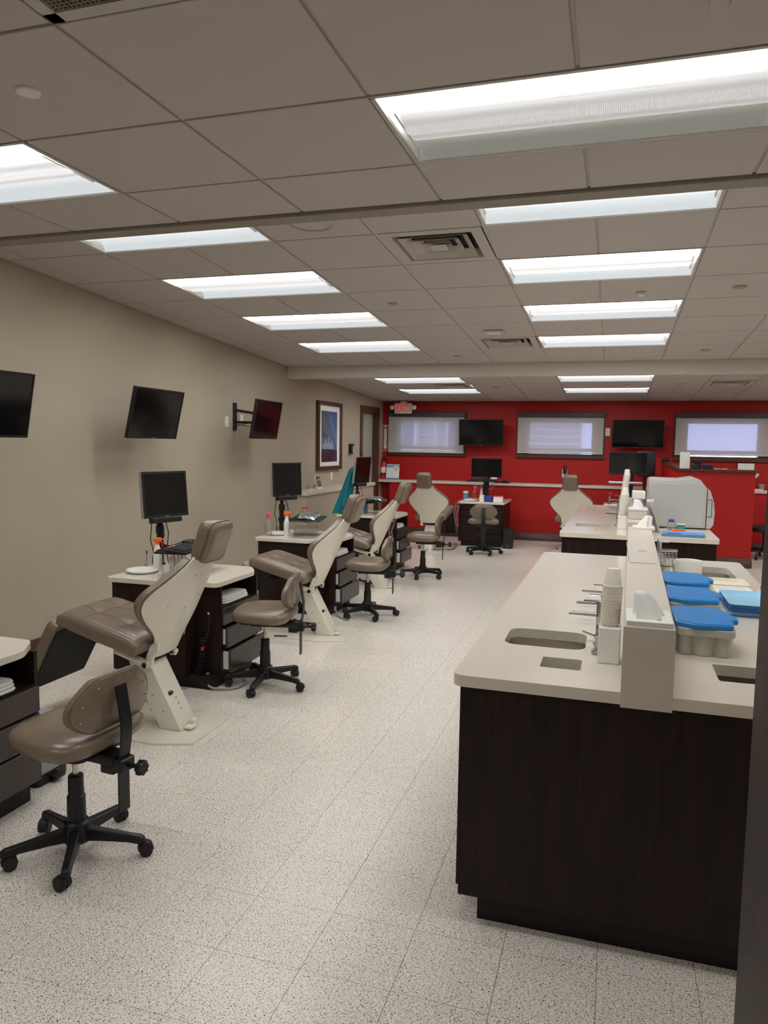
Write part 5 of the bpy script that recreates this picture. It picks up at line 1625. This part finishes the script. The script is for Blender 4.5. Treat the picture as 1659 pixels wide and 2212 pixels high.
# white bowl and things beside the right sink
bw = thing('white_bowl', 'round white bowl by the right sink of the front island', 'bowl', (.462, 4.755, ZC))
MB().lathe([(.068, 0), (.072, .004), (.080, .112), (.078, .116), (.074, .112), (.066, .012), (.0001, .01)], n=28, sy=.95, cap1=False).build('bowl', 'white', bw)
MB().lathe([(.073, .0), (.075, .001), (.075, .010)], n=28).build('foot_band', 'navy', bw)
sb = thing('soap_block', 'small white box lying by the farthest tub', 'box', (.335, 4.50, ZC), R(25))
MB().box(-.04, .04, -.03, .03, 0, .05, Matrix.Rotation(R(12), 4, 'Y')).bevel(.004, 1).build('box', 'white', sb, (0, 0, .009))
MB().box(-.04, .04, -.03, .03, 0, .006).build('pad', 'white', sb)
faucet('chrome faucet over the right sink of the front island', (.305, 5.02, ZC), 1, 1.1)
rk = thing('wire_rack', 'small chrome wire rack beside the right faucet', 'wire rack', (.375, 5.22, ZC))
for k in range(4):
    z = .01 + .028 * k
    MB().tube([(-.055, -.045, z), (.055, -.045, z), (.055, .045, z), (-.055, .045, z)], .003, 6, closed=True).build('ring', 'chrome', rk)
for k in range(6):
    x = -.055 + .022 * k
    MB().tube([(x, -.045, .094), (x, -.045, .008), (x, .045, .008), (x, .045, .094)], .0022, 5).build('rib', 'chrome', rk)
sd = thing('soap_pump', 'white soap pump standing behind the wire rack', 'soap pump', (.30, 4.74, ZC))
MB().lathe([(.026, 0), (.028, .004), (.028, .13), (.02, .15), (.010, .155), (.010, .18)], n=16).build('bottle', 'clear', sd)
m = MB(); m.lathe([(.005, .18), (.005, .22)], n=8); m.box(-.012, .045, -.008, .008, .218, .232); m.bevel(.002, 1).build('pump', 'white', sd)
sc = thing('steel_canister', 'short steel canister behind the farthest tub', 'canister', (.315, 4.62, ZC))
MB().lathe([(.035, 0), (.036, .09), (.034, .09), (.033, .005)], n=18, cap1=False).build('can', 'steel', sc)
MB().lathe([(.038, .086), (.038, .092), (.034, .093)], n=18, cap1=False).build('lip', 'chrome', sc)
rd2 = tag(MB().superq(.014, .010, .008, .8, .8, Matrix.Translation((0, 0, .008))).build('red_cap', 'red_plastic', None, (.09, 4.0, ZC)), 'small red cap on the front island beside the divider', 'cap')
rd2.location = (.06, 4.05, ZC)

# ---- rear island
h_a = rrect(-.33, .01, 7.53, 7.84, .06)
h_c = rrect(-.14, .006, 7.305, 7.40, .01)
h_b = rrect(-.28, .06, 9.62, 9.95, .06)
island('rear island cabinet of dark wood', 'pale quartz top of the rear island', -.50, .86, 6.92, 10.42, [h_a, h_c, h_b], 6)
sink('steel sink in the near left of the rear island', h_a, .17)
sink('steel sink in the far left of the rear island', h_b, .17)
chute('slim waste opening in the rear island', h_c, .10)
faucet('chrome faucet of the near sink on the rear island', (.066, 7.70, ZC), -1, 1.0)
faucet('chrome faucet halfway along the rear island', (.075, 8.5, ZC), -1, 1.0)
faucet('chrome faucet of the far sink on the rear island', (.10, 9.78, ZC), -1, 1.0)
divider('raised pale divider along the rear island', .150, .325, .06, 6.95, 10.40, 1.03, [(8.7, 9.6)], 'rear')
tissue_cover('boxed tissue holder near the front of the rear divider', (.245, 7.32, 1.03), .17, .22, .085, (-.02, .02, .09))
tissue_cover('tissue set in a white plate at the far end of the front divider', (.225, 5.47, 1.13), .145, .20, 0, (.03, .03, .085))
cups('white block under the rear stack of paper cups', .112, 7.47, .085, .13, 30, .0066, (.0006, .0004), 'the rear island', 1.05)
# second stack farther back on the same island
cups('white block under the farthest stack of paper cups', .135, 8.85, .085, .20, 40, .0066, (.0007, 0), 'the rear island beyond the first stack', 1.05)
# sterilizer cabinet
au = thing('sterilizer', 'large pale grey sterilizer cabinet on the rear island', 'sterilizer', (.02, 7.74, ZC))
prof = [(.335, .012), (.335, .455), (.355, .482), (.62, .478), (.755, .50), (.80, .482), (.865, .40), (.865, .012)]
def ext_y(m, pr, y0, y1):
    a = m.verts([(x, y0, z) for x, z in pr]); b = m.verts([(x, y1, z) for x, z in pr])
    for i in range(len(pr)):
        j = (i + 1) % len(pr); m.face((a[i], a[j], b[j], b[i]))
    m.face(a[::-1]); m.face(b); return m
ext_y(MB(), prof, 0, .55).bevel(.008, 2).build('cabinet', 'appliance', au)
ext_y(MB(), [(.36, .03), (.36, .44), (.80, .44), (.845, .37), (.845, .03)], -.004, 0).bevel(.002, 1).build('side_panel', 'appliance', au)
door = round_poly([(.872, .012), (.872, .40), (.895, .375), (.93, .27), (.942, .17), (.935, .05), (.91, .012)], .006, 3)
dr = ext_y(MB(), door, .0, .55).bevel(.004, 1).build('door', 'appliance', au)
ext_y(MB(), round_poly(rect(.876, .912, .13, .29), .006), -.004, .001).build('handle_plate', 'appliance', dr)
m = MB()
for (p, q, s, e) in ((.874, .914, .290, .294), (.874, .914, .126, .130), (.910, .914, .130, .290)): ext_y(m, rect(p, q, s, e), -.005, .0)
m.build('handle_gap', 'gap', dr, smooth=0)
for x in (.37, .83):
    for y in (.04, .5): MB().lathe([(.015, 0), (.015, .013)], n=10).build('foot', 'rubber', au, (x, y, 0))
# things in front of the sterilizer
cb = thing('clipboard', 'grey board leaning between the divider and the sterilizer', 'board', (.43, 7.36, ZC), R(8))
Mc = Matrix.Rotation(R(-18), 4, 'Y')
MB().box(-.007, .007, -.10, .12, 0, .30, Mc).bevel(.004, 1).build('board', 'appliance', cb, (.0, 0, .004))
MB().box(-.012, .012, -.03, .05, .285, .31, Mc).build('clip', 'white', cb, (0, 0, .004))
cot = thing('cotton_swabs', 'white cotton tips poking up behind the grey board', 'swabs', (.36, 7.47, 1.031))
for k in range(4):
    x = -.02 + .014 * k
    MB().cyl((x * .4, .0, 0), (x, .0, .15 + .01 * (k % 2)), .003, n=6).build('stick', 'paper', cot)
    MB().superq(.012, .012, .012, 1, 1, Matrix.Translation((x, 0, .155 + .01 * (k % 2))), None, 6, 10).build('tip', 'white', cot)
tray('light blue oblong tray lying in front of the sterilizer', (.63, 7.12, ZC), .36, .22, 'tray_deep')
pk = thing('packet', 'dark pink packet lying in the blue tray', 'packet', (.56, 7.12, ZC + .0058), R(5))
MB().box(-.06, .06, -.03, .03, 0, .012).bevel(.003, 1).build('pack', 'print_dark', pk)
MB().box(-.06, .06, -.032, -.03, .002, .01).build('seal', 'skin_tone', pk)
box_obj('bur_box', 'small teal box standing in front of the sterilizer', 'box', (.65, 7.56, ZC), .07, .05, .065, 'teal_box', 0, 'white')
box_obj('swab_box', 'flat orange box in front of the teal box', 'box', (.615, 7.46, ZC), .10, .05, .022, 'orange')
jr = thing('clear_jar', 'clear jar with a purple lid in front of the sterilizer', 'jar', (.565, 7.60, ZC))
MB().lathe([(.04, 0), (.042, .004), (.042, .07), (.038, .075)], n=18).build('glass', 'clear', jr)
MB().lathe([(.026, .0755), (.028, .077), (.028, .10), (.022, .104)], n=16).build('lid', 'purple', jr)
bx = thing('supply_bins', 'clear stacked bins behind the boxed tissue on the rear divider', 'bins', (.255, 7.62, 1.03))
for k in range(3):
    MB().box(-.06, .06, -.10, .10, .085 * k + .001, .085 * k + .075).bevel(.004, 1).build('bin', ('white', 'clear', 'white')[k], bx)

# ---- floor-standing grey pedal bin next to the cut-off desk
wbn = thing('pedal_bin', 'slim grey bin on a black foot beside the cut-off desk', 'bin', (-2.69, 2.92, 0))
MB().prism(rrect(-.08, .08, -.10, .10, .03), .05, .30).bevel(.004, 1).build('body', 'grey', wbn)
MB().prism(rrect(-.085, .085, -.105, .105, .03), 0, .05).build('foot', 'black', wbn)
MB().box(.085, .13, -.03, .03, .02, .032).build('pedal', 'black', wbn)
MB().prism(rrect(-.085, .085, -.105, .105, .03), .30, .315).build('lid', 'grey', wbn)
